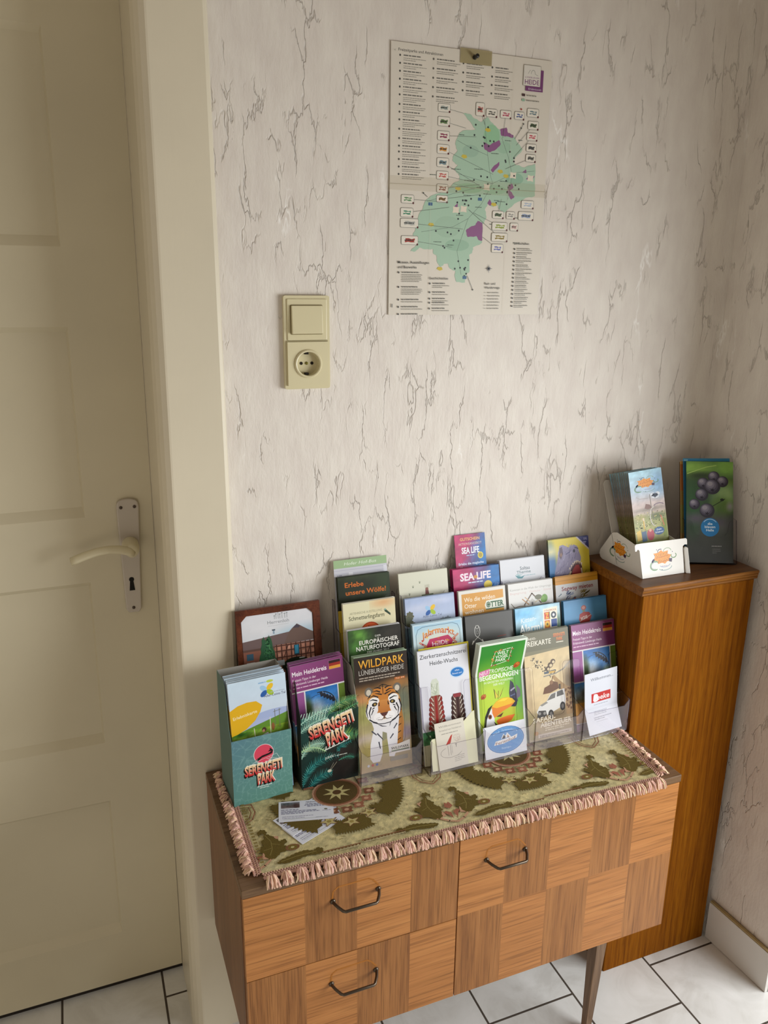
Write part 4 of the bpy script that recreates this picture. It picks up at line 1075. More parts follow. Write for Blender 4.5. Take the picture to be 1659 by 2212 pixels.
def art_purple(cuts=()):
    a = Art(100, 210, '#d9d5d8', cuts)
    a.rect(0, 160, 100, 210, ['#8a4279', '#6a2c5c', '#73325f', '#8f4a80'])
    a.text('Mein Heidekreis', 3, 190, 8.6, '#efe4ec', w=65, bold=0.014); a.text('Freizeit-Tipps in der', 3, 180, 4.6, '#e6d3e0', w=44, bold=0.004); a.text('Erlebniswelt Lüneburger Heide', 3, 172.5, 4.6, '#e6d3e0', w=66, bold=0.004); a.micro(3, 166, 66, 2.2, '#cfa9c4', 1)
    a.rect(72, 188, 96, 206, '#8d5a7c'); a.rect(73, 189, 95, 194.5, '#d0953a'); a.rect(73, 194.5, 95, 200, '#93281f'); a.rect(73, 200, 95, 205, '#2a1618')
    a.rect(0, 98, 22, 157.5, '#93538d'); a.rect(88, 98, 100, 157.5, '#5d7527')
    a.soft(24.5, 98, 86, 157.5, [(0, '#4d6a34'), (0.12, '#8fb0cc'), (0.4, '#5b93d0'), (1, '#2668ae')], [(42, 112, 16, 20, '#dfe8f0', 0.6), (27, 118, 9, 26, '#3d4f2c', 0.4), (80, 104, 12, 14, '#5a6a34', 0.5), (30, 100, 14, 8, '#79893c', 0.4), (54, 100, 8, 6, '#c7c06a', 0.6)], noise=0.12, nx=24, ny=26)
    a.arc(52, 118, 30, 32, 100, 8, 2.0, '#23303f'); a.arc(50, 116, 30, 30, 120, 4, 1.0, '#31465c')
    for k in range(5): x, y = 54 + 5.4 * k, 147 - 3.6 * k; a.poly([(x - 3, y + 3), (x + 2, y + 3), (x + 4, y - 6), (x - 1, y - 7)], '#2a2c38'); a.line([(x + 3, y + 3), (x + 5, y - 4)], 1.0, '#8d93a0')
    a.soft(0, 62, 48, 95.5, [(0, '#70705c'), (0.35, '#8c9aa2'), (1, '#3f86cc')], [(34, 74, 18, 10, '#4a4538', 0.4)], noise=0.15, nx=14, ny=12)
    a.soft(50, 62, 100, 95.5, [(0, '#1e1a16'), (1, '#26221e')], [(60, 88, 5, 5, '#d8d4cc', 0.4), (72, 82, 6, 4, '#7a2a1c', 0.5), (66, 72, 12, 4, '#3c4a20', 0.5)], noise=0.3, nx=14, ny=12)
    a.soft(0, 40, 60, 62, [(0, '#c08b3a'), (1, '#6f6a4c')], noise=0.2, nx=12, ny=8); a.rect(0, 16, 46, 56, ['#c4872c', '#d09a3e', '#d9a644', '#c98f34']); a.rect(0, 0, 100, 14, '#7b4a73'); a.rect(46, 14, 100, 60, '#8c7a5c')
    return a


# ------------------------------------------------------------------ artwork: second tier
def art_nature():
    a = Art(100, 210)
    a.soft(0, 120, 100, 210, [(0, '#26301f'), (1, '#23241d')], [(14, 185, 26, 40, '#3f6a2c', 0.9), (20, 200, 10, 10, '#5a8a38', 0.7), (90, 180, 30, 60, '#2a2722', 0.6)], noise=0.35, nx=24, ny=22); a.rect(0, 0, 100, 120, '#2b3422')
    a.text('DER', 56, 193, 3.4, '#d4d2ca', al='C', w=11); a.text('EUROPÄISCHER', 20, 182, 7.4, '#ece9e0', w=74, bold=0.012); a.text('NATURFOTOGRAF', 14, 171.5, 7.8, '#ece9e0', w=82, bold=0.012)
    a.text('DES JAHRES 2017', 34, 165.5, 3.4, '#d4d2ca', w=42); a.text('Sonderausstellung im Museum', 26, 157, 4.0, '#d8d5cc', w=60); a.micro(16, 151, 74, 2.2, '#cbc8be', 2, 4)
    return a


def art_fair():
    a = Art(100, 210, '#bcd2dd')
    a.soft(3, 100, 97, 207, [(0, '#d9d2a8'), (0.35, '#d9dcc0'), (0.6, '#b4d2e2'), (1, '#9cc4dc')], [(52, 176, 40, 20, '#d8d6c4', 0.8)], nx=18, ny=20)
    P = [(6, 120), (6, 190), (10, 200), (20, 204), (80, 204), (90, 200), (94, 190), (94, 120)]
    a.line(P, 1.0, '#5d7a92')
    a.text('Jahrmarkt', 50, 180, 12, '#bf5a34', al='C', w=66, bold=0.025, arch=9, c2='#e0a23c')
    a.poly([(24, 166), (32, 180), (70, 183), (80, 172), (74, 162), (48, 164), (30, 158)], '#b92a58'); a.text('HEIDE', 53, 166.5, 8, '#f0d4de', al='C', w=32, bold=0.02, rot=2)
    for L in ([(12, 176), (24, 168), (16, 160)], [(90, 182), (78, 174), (86, 166)]): a.line(L, 3.2, '#b23c2e'); a.line(L, 1.0, '#e7c8a8')
    rs = random.Random(9)
    for k in range(22): a.ell(rs.uniform(14, 86), rs.uniform(158, 196), 2.2, 1.6, rs.choice(['#d88a3a', '#c24a34', '#e6c05a', '#a02f4c']), n=7, up=False)
    return a


def art_grey():
    a = Art(100, 210, '#4f4e4b', ())
    for sx in (-1, 1):
        a.line([(24 + sx * 2, 191), (24 + sx * 5, 186), (24 + sx * 5.5, 178), (24 + sx * 4, 172), (24 - sx * 6, 164), (24 - sx * 9, 160)], 0.9, '#d6d4ce'); a.line([(24 - sx * 9, 163), (24 - sx * 12, 157)], 2.2, '#dddbd6')
    a.arc(24, 188, 3, 3.4, 0, 360, 0.8, '#d6d4ce'); a.arc(24, 178, 2.4, 3.2, 0, 360, 0.6, '#a8a6a0'); a.line([(66, 164), (84, 165)], 1.2, '#8c3c34')
    return a


def art_zoo():
    a = Art(100, 210)
    a.soft(0, 100, 100, 210, [(0, '#8a7f62'), (0.35, '#5d7268'), (0.5, '#6f9ab0'), (0.68, '#a9d0e2'), (1, '#8fc4e2')], [(20, 198, 30, 8, '#76b8e0', 0.7), (80, 196, 26, 12, '#cfe4e8', 0.8), (94, 170, 10, 16, '#4f6f58', 0.5), (6, 160, 12, 14, '#3f5f64', 0.5), (40, 150, 18, 5, '#9a8a5c', 0.5)], noise=0.12, nx=24, ny=24); a.rect(0, 0, 100, 100, '#6d6a50')
    a.text('Kitten-', 12, 181, 9, '#dfe9ec', w=34, bold=0.012, shear=0.1, rot=4); a.text('Alarm!', 8, 160, 17, '#eef2f0', w=50, bold=0.02, rot=2)
    a.poly([(60, 158), (92, 160), (94, 204), (62, 202)], '#ece6d2')
    a.text('OSNABRÜCK', 64, 196.5, 3.2, '#b4522c', w=28, bold=0.01)
    a.rect(64, 181, 76, 195, '#c8472c'); a.text('Z', 70, 183, 10, '#e8b03c', al='C', w=8, bold=0.05); a.line([(76, 181), (76, 195)], 1.6, '#5c8a34')
    a.ell(85, 188, 6, 6.6, '#34404c'); a.ell(85, 188, 2.6, 3.0, '#dfe0e4')
    a.rect(64, 164, 76, 179, '#d0702c'); a.ell(70, 171.5, 5.2, 6, '#e6b43a'); a.ell(70, 171.5, 2, 2.4, '#6b5a1c'); a.rect(79, 165, 92, 180, '#22468c'); a.micro(64, 160.5, 28, 1.6, '#b0603c', 1)
    return a


def art_blue():
    a = Art(100, 210)
    a.soft(0, 100, 100, 210, [(0, '#4a86b4'), (0.5, '#5694c2'), (0.85, '#5a9aca'), (1, '#4c88b8')], noise=0.05, nx=14, ny=14); a.rect(0, 0, 100, 100, '#487fae')
    a.ell(46, 192, 6, 5, '#b4605c'); a.ell(46, 192, 3.6, 3, '#d49a90'); a.rect(43, 184, 49, 187, '#7a9a6a')
    a.poly([(36, 180), (46, 184), (58, 182), (64, 174), (56, 158), (38, 158), (34, 170)], '#b23c30'); a.text('IGS', 47, 169, 6, '#ecd9cf', al='C', w=16, bold=0.03, rot=12); a.line([(36, 166), (62, 176)], 1.2, '#e4cfc4')
    return a


# ------------------------------------------------------------------ artwork: third tier
def art_butterfly():
    a = Art(100, 210, '#dcd6b4')
    a.soft(50, 150, 100, 210, [(0, '#dcd6b4'), (1, '#dcd0a8')], [(78, 204, 16, 6, '#d9a878', 0.9)], nx=12, ny=12)
    a.text('ARTENREICHE AUSSTELLUNG', 12, 189, 4.0, '#8f8c70', w=62); a.text('Schmetterlingsfarm', 10, 178.5, 7.6, '#46492e', w=68, bold=0.008)
    a.line([(79, 191), (89, 181)], 3.4, '#2f4a38'); a.line([(79, 188), (90, 179)], 1.2, '#141a18'); a.ell(80, 191, 2, 1.6, '#8fae9c')
    a.ell(50, 152, 20, 20, '#a8401c'); a.ell(50, 152, 18, 18, '#cf5a2c'); a.poly([(46, 166), (50, 162), (54, 158), (50, 157), (47, 160)], '#3a2a2a')
    a.rect(10, 120, 90, 150, '#dcd6b4'); a.ell(50, 152, 18, 6, '#c4501f')
    return a


def art_valley():
    a = Art(100, 210)
    a.soft(0, 100, 100, 210, [(0, '#6f8a9c'), (0.42, '#8ea4b8'), (0.55, '#b4c1d8'), (0.8, '#aebbd8'), (1, '#a4b4d4')], [(30, 190, 22, 6, '#c4cbe0', 0.8), (72, 200, 24, 5, '#c0c8e0', 0.8)], noise=0.04, nx=24, ny=24)
    a.rect(0, 0, 100, 100, '#5d7a86')
    for x, y, r, c in ((8, 178, 8, '#5c5c46'), (5, 168, 9, '#4f5340'), (12, 160, 7, '#6a6a54'), (22, 156, 5, '#54605c'), (48, 158, 6.5, '#343848'), (54, 156, 5, '#3c4250'), (74, 160, 7, '#8c96a4'), (84, 160, 8, '#7f8c98')): a.poly(jag([(x + r * math.cos(t), y + r * 1.1 * math.sin(t)) for t in np.linspace(0, 5.6, 8)], 1.4, int(x), 3), c)
    a.soft(0, 120, 100, 156, [(0, '#5a7684'), (1, '#6d8a94')], noise=0.25, nx=22, ny=8, ns=14)
    petal4(a, 50, 184, 5.4); a.text('Aller-Leine-Tal', 34, 171.5, 4.2, '#5c6484', w=38)
    return a


def petal4(a, x, y, r):
    for dx, dy, c, rot in ((-0.9, 0.7, '#9cc4e4', 140), (0.9, 0.9, '#e6bc2e', 45), (-0.9, -0.8, '#2b5ca4', 40), (0.9, -0.7, '#a4c034', 140)):
        a.ell(x + dx * r, y + dy * r, r * 1.15, r * 0.72, c, rot=rot, n=14)


def art_otter():
    a = Art(100, 210, '#dcdad2'); a.rect(6, 100, 95, 204, ['#c98f3a', '#c98f3a', '#d49a42', '#cf953e'])
    a.text('Wo die wilden', 11, 188.5, 8.2, '#eee4d0', w=66, bold=0.006); a.text('Otter', 11, 176.5, 8.2, '#eee4d0', w=26, bold=0.006); a.text('wohnen', 11, 165, 8.2, '#eee4d0', w=40, bold=0.006)
    a.poly([(56, 170), (54, 178), (58, 186), (95, 188), (95, 168)], '#dfe0d2'); a.text('OTTER', 57, 173, 10, '#2a5c38', w=38, bold=0.04); a.ell(62, 178, 3.2, 2.4, '#2a5c38'); a.arc(62, 178, 3.4, 3.0, 40, 330, 1.0, '#dfe0d2'); a.rect(56, 168.5, 95, 170.5, '#2a5c38')
    return a


def art_house():
    a = Art(100, 210, '#deddda')
    a.text('Kommen in die Welt der Ursprünge', 4, 196, 4.2, '#9c9a96', w=92); a.text('Begegnung · Genuss · Sinne', 4, 189, 4.0, '#d4b8b4', w=92)
    a.line([(5, 172), (12, 163), (24, 165), (36, 164)], 1.6, '#7d7468'); a.line([(34, 166), (52, 187), (72, 166)], 2.6, '#6c5a4c'); a.line([(30, 178), (44, 166)], 2.2, '#b58c64'); a.line([(36, 181), (46, 172)], 1.8, '#c8a884'); a.line([(56, 168), (76, 176)], 2.4, '#cbbfa4')
    a.poly([(46, 164), (46, 172), (52, 177), (58, 172), (58, 164)], '#c6c4be'); a.rect(50, 164, 54, 170, '#6a6a70'); a.ell(66, 178, 8, 5, '#6f6f58'); a.ell(80, 174, 7, 8, '#6a9a3c'); a.ell(76, 172, 5, 6, '#79a84a'); a.line([(4, 161), (96, 163)], 1.0, '#6a7060')
    return a


def art_segway():
    a = Art(100, 210, '#cfd0d2'); a.rect(0, 195, 100, 210, ['#cf8f24', '#d89c2c', '#c98f2e', '#c4892a']); a.line([(0, 202), (50, 203), (100, 204)], 1.6, '#b07a1c')
    a.text('Segway mieten', 14, 182, 8.2, '#8c2430', w=74, bold=0.016)
    rs = random.Random(5)
    for k in range(26): x = rs.uniform(22, 40); y = rs.uniform(158, 176); a.line([(x, y), (x + rs.uniform(3, 9), y + rs.uniform(2, 6))], 1.2, rs.choice(['#4a62a0', '#5d6f9c', '#32457c', '#8898b8']), up=False)
    for k in range(20): x = rs.uniform(54, 74); y = rs.uniform(162, 176); a.line([(x, y), (x + rs.uniform(4, 9), y + rs.uniform(2, 5))], 1.3, rs.choice(['#8a7a2c', '#a8923c', '#6c5f24']), up=False)
    a.up(); a.rect(0, 150, 100, 158, '#b9c4d2'); a.line([(6, 172), (11, 175)], 1.6, '#4a6470'); a.ell(12, 176, 1.4, 1.4, '#4a6470'); a.ell(44, 162, 3, 4, '#b46a5c')
    return a


# ------------------------------------------------------------------ artwork: back tier
def art_wolf():
    a = Art(100, 210); a.soft(0, 100, 100, 210, [(0, '#20281a'), (0.9, '#262c1e'), (1, '#333b26')], [(90, 190, 20, 30, '#2c3a20', 0.8)], noise=0.2, nx=14, ny=14); a.rect(0, 0, 100, 100, '#20281a')
    a.text('Erlebe', 13, 191, 8.6, '#cd6a24', w=36, bold=0.018); a.text('unsere Wölfe!', 14, 176.5, 8.6, '#cd6a24', w=78, bold=0.018)
    return a


def art_prints():
    a = Art(100, 210, '#d6d5c2')
    for x, y in ((42, 190), (28, 183), (20, 170)): a.ell(x, y - 1, 1.3, 1.1, '#5f6a50'); [a.ell(x - 1.4 + 0.95 * k, y + 1 + (0.5 if k in (1, 2) else 0), 0.45, 0.6, '#5f6a50', n=8) for k in range(4)]
    a.poly([(52, 166), (53, 178), (58, 178), (60, 166)], '#6d3a34'); a.ell(56, 176, 3, 3, '#8c5a4c'); [a.line([(53 + 2.4 * k, 178), (52.5 + 2.6 * k, 184)], 0.6, '#8a7f6c') for k in range(4)]
    for k in range(9): a.ell(46 + 2.6 * k, 165, 1.8, 1.4, '#6f7a60', n=8)
    return a


def art_sea(w=100, h=204, big=True):
    a = Art(w, h)

    def fn(U, V, X, Y):
        n = vnoise(U * 7, V * 30, 3) * 0.5 + vnoise(U * 15, V * 60, 4) * 0.3
        t = np.clip((U - 0.30 + (0.85 - V) * 1.6 * (not big) + (0.9 - V) * 0.4 * big) * 1.8 + (n - 0.4) * 0.5, 0, 1)[..., None]
        A_, C_ = np.array(hexc('#b02c62')), np.array(hexc('#1c6cae')); K = A_ * (1 - t) + C_ * t
        return K * (0.85 + 0.4 * n[..., None])
    a.grid(0, 0, w, h, 30, 60, fn)
    if big:
        a.text('SEA LIFE', 15, 181, 13.5, '#ecdfe8', w=66, bold=0.035); a.ell(48, 186, 4, 3.4, '#c98a3c'); a.micro(32, 175, 32, 2.2, '#c9d4e8', 1); a.ell(74, 168, 9, 8, '#e0c84a')
    else:
        a.text('GUTSCHEIN', 33, h - 12, 5.4, '#e7b46c', al='C', w=42, bold=0.02); a.text('AKTIONSANGEBOT', 33, h - 21, 4.6, '#e29a9a', al='C', w=50, c2='#cfe0c8')
        a.text('SEA LIFE', 33, h - 37, 11.5, '#e8ecf2', al='C', w=38, bold=0.03); a.micro(24, h - 42, 18, 1.8, '#a9c4e4', 1); a.ell(54, h - 43, 6, 6.6, '#d9c94a'); a.ell(54, h - 43, 4, 4.6, '#a8963a')
        a.text('Erlebe die magische', 33, h - 59, 4.6, '#cfdcf2', al='C', w=54, bold=0.02); a.text('Unterwasserwelt!', 33, h - 66.5, 4.6, '#cfdcf2', al='C', w=46, bold=0.02)
    return a


def art_spa():
    a = Art(100, 210, '#d6d8de'); a.text('Soltau', 44, 187, 6.8, '#55606a', w=22, bold=0.012); a.text('Therme', 36, 180, 6.0, '#5f7a80', w=32, bold=0.012)
    a.poly([(32, 178), (38, 171), (48, 170), (54, 176), (46, 174), (38, 176)], '#4a8a94'); a.poly([(34, 180), (40, 175), (50, 178), (44, 178)], '#8fb4b8'); a.micro(52, 174.5, 26, 1.6, '#9ab4bc', 1)
    return a


def art_dino():
    a = Art(96, 238)
    a.soft(0, 0, 96, 238, [(0, '#b9a22c'), (1, '#d8c53c')], [(4, 180, 14, 50, '#3a6aa8', 0.3), (2, 150, 20, 40, '#2f78b4', 0.3), (6, 214, 14, 10, '#d9d4a0', 0.8)], nx=24, ny=40)
    a.poly([(70, 238), (96, 238), (96, 213)], '#272a68'); a.poly([(66, 238), (70, 238), (96, 213), (96, 209)], '#c9c0c4'); a.text('XXL', 84, 231, 4.4, '#b9b8d4', w=9); a.micro(80, 226, 12, 1.4, '#a9a8cc', 2, 2.6)
    head = [(10, 150), (12, 172), (18, 190), (22, 208), (26, 224), (34, 226), (48, 219), (60, 224), (68, 220), (72, 208), (76, 196), (74, 186), (66, 190), (58, 184), (50, 172), (42, 162), (30, 156), (20, 150)]
    a.poly(head, '#8f88a8')
    rs = random.Random(8)
    for k in range(90):
        x, y = rs.uniform(14, 70), rs.uniform(158, 222)
        if x > 44 and y < 184: continue
        if y > 150 + (x - 8) * 4.6 and x < 24: continue
        a.line([(x, y), (x + rs.uniform(1, 4), y + rs.uniform(2, 8))], rs.uniform(0.5, 1.3), rs.choice(['#6d6690', '#a8a2c0', '#5a5278', '#bcb6cc', '#7a7290']), up=False)
    a.up(); a.poly([(26, 220), (32, 222), (34, 208), (28, 196), (24, 204)], '#5c4a5c'); a.ell(29, 206, 2.6, 4, '#8c6a5c'); a.ell(60, 211, 2.6, 3.4, '#2c2a3c'); a.line([(40, 206), (50, 210)], 2.2, '#5a5680'); a.line([(62, 218), (70, 215)], 2.0, '#47435f')
    a.poly([(44, 152), (46, 166), (54, 180), (62, 188), (70, 190), (76, 184), (78, 168), (79, 150)], '#4d1a1c'); a.poly([(50, 156), (54, 172), (62, 182), (70, 182), (73, 170), (72, 156)], '#a32c28')
    for k in range(8): t = k / 7; x, y = 48 + 28 * t, 168 + 20 * math.sin(math.pi * (0.12 + 0.62 * t)); a.poly([(x - 1.8, y + 3), (x + 1.8, y + 3), (x, y - 4)], '#ead9c4', up=False)
    a.up(); a.line([(44, 158), (50, 170)], 3.2, '#d8c4a8'); a.line([(77, 158), (75, 174)], 3.0, '#d8c4a8'); a.poly([(38, 140), (40, 154), (76, 156), (80, 140)], '#1c1414'); a.poly([(12, 140), (18, 154), (34, 160), (36, 140)], '#7a3440')
    return a


def art_farm():
    a = Art(103, 240, '#c9c9d2'); a.rect(0, 225, 103, 240, '#9db88c')
    a.text('Hofer Hof-Bus', 20, 229.5, 5.6, '#dfe8d8', w=62, shear=0.25); a.rect(0, 214, 103, 215, '#b4b4c4'); a.micro(6, 211, 10, 1.6, '#8f8fa0', 1); a.micro(6, 205, 10, 1.6, '#8f8fa0', 1); a.rect(28, 207, 36, 216, '#dcdce2'); a.rect(0, 220.5, 103, 221.3, '#b0b0c0'); a.rect(96, 206, 103, 222, '#d8d8e0')
    return a


# ------------------------------------------------------------------ fill the pockets
leaf(HA, 0, 0, art_tiger(), 'dark leaflet with a tiger walking towards the viewer, in the narrow acrylic holder', 'tiger leaflets', 'further copy of the tiger leaflet, standing behind the one with the tiger face showing', n=6, pitch=2.6, edge='#8f9c84', bend=None, jit=(1.5, 2.0), back='#9db093')
leaf(HA, 0, 1, art_nature(), 'near-black leaflet with white capitals about a nature photographer', 'nature photography leaflets', 'further copy of the near-black nature photographer leaflet', n=3, pitch=3.4, edge='#3a3c34', back='#dddde0')
leaf(HA, 0, 2, art_butterfly(), 'cream leaflet with an orange half disc below a butterfly farm title', 'cream butterfly leaflets', 'further copy of the cream butterfly leaflet', n=3, pitch=2.4, edge='#d2cdb4', dx=0.001, back='#e2dfd0')
leaf(HA, 0, 3, art_wolf(), 'dark green leaflet with orange writing about wolves', 'wolf leaflets', 'further copy of the dark green wolf leaflet', n=4, pitch=1.8, edge='#39402e', dx=0.0015)
ye = Art(92, 196, '#b59a2c')
leaf(HA, 0, 2, ye, 'mustard yellow leaflet half hidden behind the cream butterfly leaflet', None, '', n=0, dx=-0.0085, off=-0.0120, t=1.2, edge='#a88c24')
o_ = leaf(HA, 0, 3, art_farm(), 'pale order sheet with a green heading band leaning on the wall above the wolf leaflet', None, '', n=0, off=-0.0125, t=0.4, dx=0.001)

leaf(HB, 0, 0, art_candles(), 'white leaflet showing two carved red decorative candles', 'candle leaflets', 'further copy of the white candle leaflet, standing behind it', n=2, pitch=1.6, dx=-0.003, edge='#d9d9de')
leaf(HB, 0, 0, Art(100, 213, '#c8b82c'), 'bright yellow sheet peeping out around the white candle leaflet', None, '', n=0, dx=0.0025, off=-0.0058, t=1.4, edge='#d0c030')
leaf(HB, 1, 0, art_toucan(), 'green leaflet with a toucan bill and white border, top bent forward', 'toucan leaflets', 'further copy of the green toucan leaflet, its white top edge showing behind', n=7, pitch=2.1, t=0.9, dx=0.003, bend=[(0, 0), (146, 0.3), (150, 1.2), (154, 2.8), (170, 10), (190, 19), (210, 27)], edge='#dfe6dc', jit=(1.2, 2.5))
leaf(HB, 2, 0, art_safari(), 'sand-coloured leaflet with a white off-road car and a giraffe', 'safari leaflets', 'further copy of the sand-coloured safari leaflet', n=4, pitch=2.0, edge='#7c7966', dx=0.002, jit=(0.8, 1.5))
leaf(HB, 3, 0, art_purple(), 'purple leaflet with a roller coaster picture standing against the oak cabinet', 'purple leaflets by the cabinet', 'further copy of the purple roller coaster leaflet in the holder by the cabinet', n=3, pitch=2.2, edge='#a9b4a0', dx=0.003)
leaf(HB, 0, 1, art_fair(), 'pale blue leaflet with orange arched lettering over a magenta ribbon', 'pale blue fair leaflets', 'further copy of the pale blue leaflet with the magenta ribbon', n=4, pitch=2.2, edge='#5d7a86', jit=(0.8, 1.5))
leaf(HB, 1, 1, art_grey(), 'plain charcoal leaflet with a thin white looped line drawing', 'charcoal leaflets', 'further copy of the plain charcoal leaflet', n=4, pitch=2.2, edge='#4a4946')
leaf(HB, 2, 1, art_zoo(), 'sky-blue leaflet with four coloured logo squares and bold white lettering', 'sky-blue zoo leaflets', 'further copy of the sky-blue leaflet with the coloured squares', n=3, pitch=2.0, edge='#4a6470')
leaf(HB, 3, 1, art_blue(), 'plain blue leaflet with a small red emblem, partly shaded by the cabinet', 'plain blue leaflets', 'further copy of the plain blue leaflet with the red emblem', n=3, pitch=2.2, edge='#3f6f94', dx=0.0025)
leaf(HB, 0, 2, art_valley(), 'hazy blue-grey landscape leaflet with a four-petal coloured mark', 'hazy landscape leaflets', 'further copy of the hazy blue-grey landscape leaflet', n=4, pitch=2.2, edge='#8c9aac', dx=-0.003)
leaf(HB, 1, 2, art_otter(), 'orange leaflet with white border and dark green otter lettering', 'orange otter leaflets', 'further copy of the orange otter leaflet', n=2, pitch=2.0, edge='#d8d4c8')
leaf(HB, 2, 2, art_house(), 'white leaflet with a sketched gable roof and a green tree', 'white gable leaflets', 'further copy of the white leaflet with the sketched gable', n=4, pitch=2.2, edge='#cfccc4')
leaf(HB, 3, 2, art_segway(), 'light grey leaflet with an ochre band and dark red heading', 'ochre-banded leaflets', 'further copy of the light grey leaflet with the ochre band', n=4, pitch=2.0, edge='#b98a34', jit=(0.6, 2.0))
leaf(HB, 0, 3, art_prints(), 'cream leaflet with a few grey paw prints', 'paw print leaflets', 'further copy of the cream paw print leaflet', n=2, pitch=1.8, edge='#c9c8b8', dx=-0.004)
leaf(HB, 1, 3, art_sea(), 'magenta and blue aquarium leaflet with large white capitals', 'aquarium leaflets', 'further copy of the magenta and blue aquarium leaflet', n=6, pitch=1.8, edge='#7a2a58', dx=0.001, jit=(1.5, 1.2))
leaf(HB, 2, 3, art_spa(), 'blank white leaflet with a small teal wave mark', 'white spa leaflets', 'further copy of the white leaflet with the teal wave', n=5, pitch=2.0, edge='#c9ccd4', dx=-0.003)
leaf(HB, 3, 3, art_dino(), 'yellow leaflet with a grey dinosaur opening its red mouth', 'dinosaur leaflets', 'further copy of the yellow dinosaur leaflet', n=2, pitch=1.8, edge='#1f2a4c')
gu = art_sea(66, 268, False)
leaf(HB, 1, 3, gu, 'tall narrow aquarium voucher rising behind the magenta aquarium leaflets', None, '', n=0, off=-0.0135, dx=-0.0015, t=0.8, edge='#3a2a50')


# ------------------------------------------------------------------ small cards in the front pockets
def card(hold, col, art, dx, tilt, label, z=0.6166, yoff=0.0, t=0.5, roll=0.0, bend=None, name='business_card', cat='card'):
    me = sheet_mesh(name, art, t, bend, '#dddcd8')
    A = Matrix.Rotation(R(90 - tilt), 4, 'X') @ Matrix.Rotation(R(roll), 4, 'Z')
    x = (hold.xs[col] + hold.xs[col + 1]) / 2 + dx
    A.translation = Vector((x - art.w / 2000, hold.py + 0.0040 + yoff, z))
    return tag(link(name, me, A), label, cat)


def art_windmill():
    a = Art(60, 88, '#d8d2c4')
    a.text('Willkommen', 31, 78, 3.6, '#8f8a80', al='C', w=46); a.text('Ferienhof am Heidekreis', 31, 71, 3.4, '#8f8a80', al='C', w=46); a.micro(12, 65, 36, 1.6, '#a39e94', 1)
    a.poly([(18, 44), (30, 60), (34, 62), (28, 46)], '#b23c32'); a.line([(22, 43), (22, 24)], 0.8, '#8a857c'); a.line([(27, 43), (27, 24)], 0.8, '#8a857c'); a.line([(30, 43), (30, 26)], 0.6, '#8a857c')
    a.arc(28, 30, 22, 10, 120, 340, 0.7, '#8a857c'); a.arc(42, 54, 6, 6, 0, 360, 0.5, '#b8a8a0'); [a.arc(42 + dx, 54 + dy, 3, 3, 0, 360, 0.4, '#c09a94') for dx, dy in ((-4, 3), (4, 3), (0, -4), (4, -3))]
    a.text('T', 37, 37, 6, '#5f5c56', w=4, bold=0.02); a.micro(33, 20, 22, 1.4, '#b0aaa0', 4, 3.2)
    return a


card(HB, 0, art_windmill(), -0.004, 16, 'cream card with a red windmill sketch in front of the candle leaflet', roll=2.0)


def card_shape(name, poly, c, M, t=0.6):
    b_ = B().prism([(x / 1000, y / 1000) for x, y in poly], xyz_z, -t / 1000, 0.0)
    m_c = flat(name + '_paper', c, 0.6)
    o = b_.obj(name, m_c); o.matrix_world = M
    return o


A_ = Matrix.Rotation(R(90 - 15), 4, 'X'); A_.translation = Vector(((HB.xs[0] + HB.xs[1]) / 2 - 0.047, HB.py + 0.0062, 0.6168))
o_ = card_shape('folded_card', [(0, 0), (94, 0), (94, 98), (88, 96), (54, 68), (48, 62), (4, 60), (0, 56)], '#dcdab8', A_)
tag(o_, 'plain pale green folded card with a slanting cut edge behind the windmill card', 'card')


def art_oval():
    a = Art(90, 62, '#dfe1e6'); a.ell(46, 31, 40, 25.5, '#3a6ea8'); a.ell(46, 31, 38.8, 24.4, '#5b93cc'); a.arc(46, 31, 37.5, 23.2, 0, 360, 0.5, '#8fb4dc', n=40)
    a.text('Urlaub · Ferienwohnung', 46, 43, 4.0, '#c9dcf0', al='C', w=52, arch=5); a.text('Bispingen', 46, 14, 3.6, '#bcd4ec', al='C', w=20)
    a.poly([(36, 34), (42, 43), (46, 38), (50, 44), (58, 34)], '#e6e4e2'); a.poly([(38, 34), (43, 41), (46, 36), (44, 33)], '#2b2d34'); a.poly([(49, 34), (51, 40), (54, 34)], '#b8885c')
    a.poly([(20, 24), (24, 31), (36, 32), (60, 34), (72, 37), (70, 30), (56, 27), (40, 24)], '#e8e6e4'); a.text('Ferienhof', 46, 26, 5.2, '#8a5a48', al='C', w=44, rot=6, bold=0.01)
    return a


card(HB, 1, art_oval(), -0.0025, 14, 'white card with a big blue oval, in front of the toucan leaflet', roll=1.0)


def art_welcome():
    a = Art(78, 128, '#d9dce6', cuts=(40, 44, 48, 58)); a.text('Willkommen...', 14, 110, 6.2, '#7d828e', w=54, bold=0.008)
    a.rect(16, 62, 62, 82, '#c43c3a'); a.text('Beeke', 20, 66, 11, '#f0dfe0', w=39, bold=0.02, shear=0.1); a.text('B', 22, 64, 15, '#f4eeee', w=11, bold=0.05)
    a.micro(22, 56, 38, 1.4, '#a8acb8', 1); a.micro(20, 42, 34, 1.3, '#a2a6b2', 3, 3.0); a.micro(18, 30, 46, 1.4, '#9296a2', 2, 3.4); a.micro(22, 22, 30, 1.0, '#b8bcc6', 1)
    return a


card(HB, 3, art_welcome(), 0.007, 9, 'white folded welcome leaflet with a red name plate, in front of the purple leaflet', roll=4.0, bend=[(0, 0), (40, -9), (44, -9.8), (48, -10.2), (58, -9.6), (128, -1.5)], yoff=0.0005, name='welcome_leaflet', cat='leaflet')

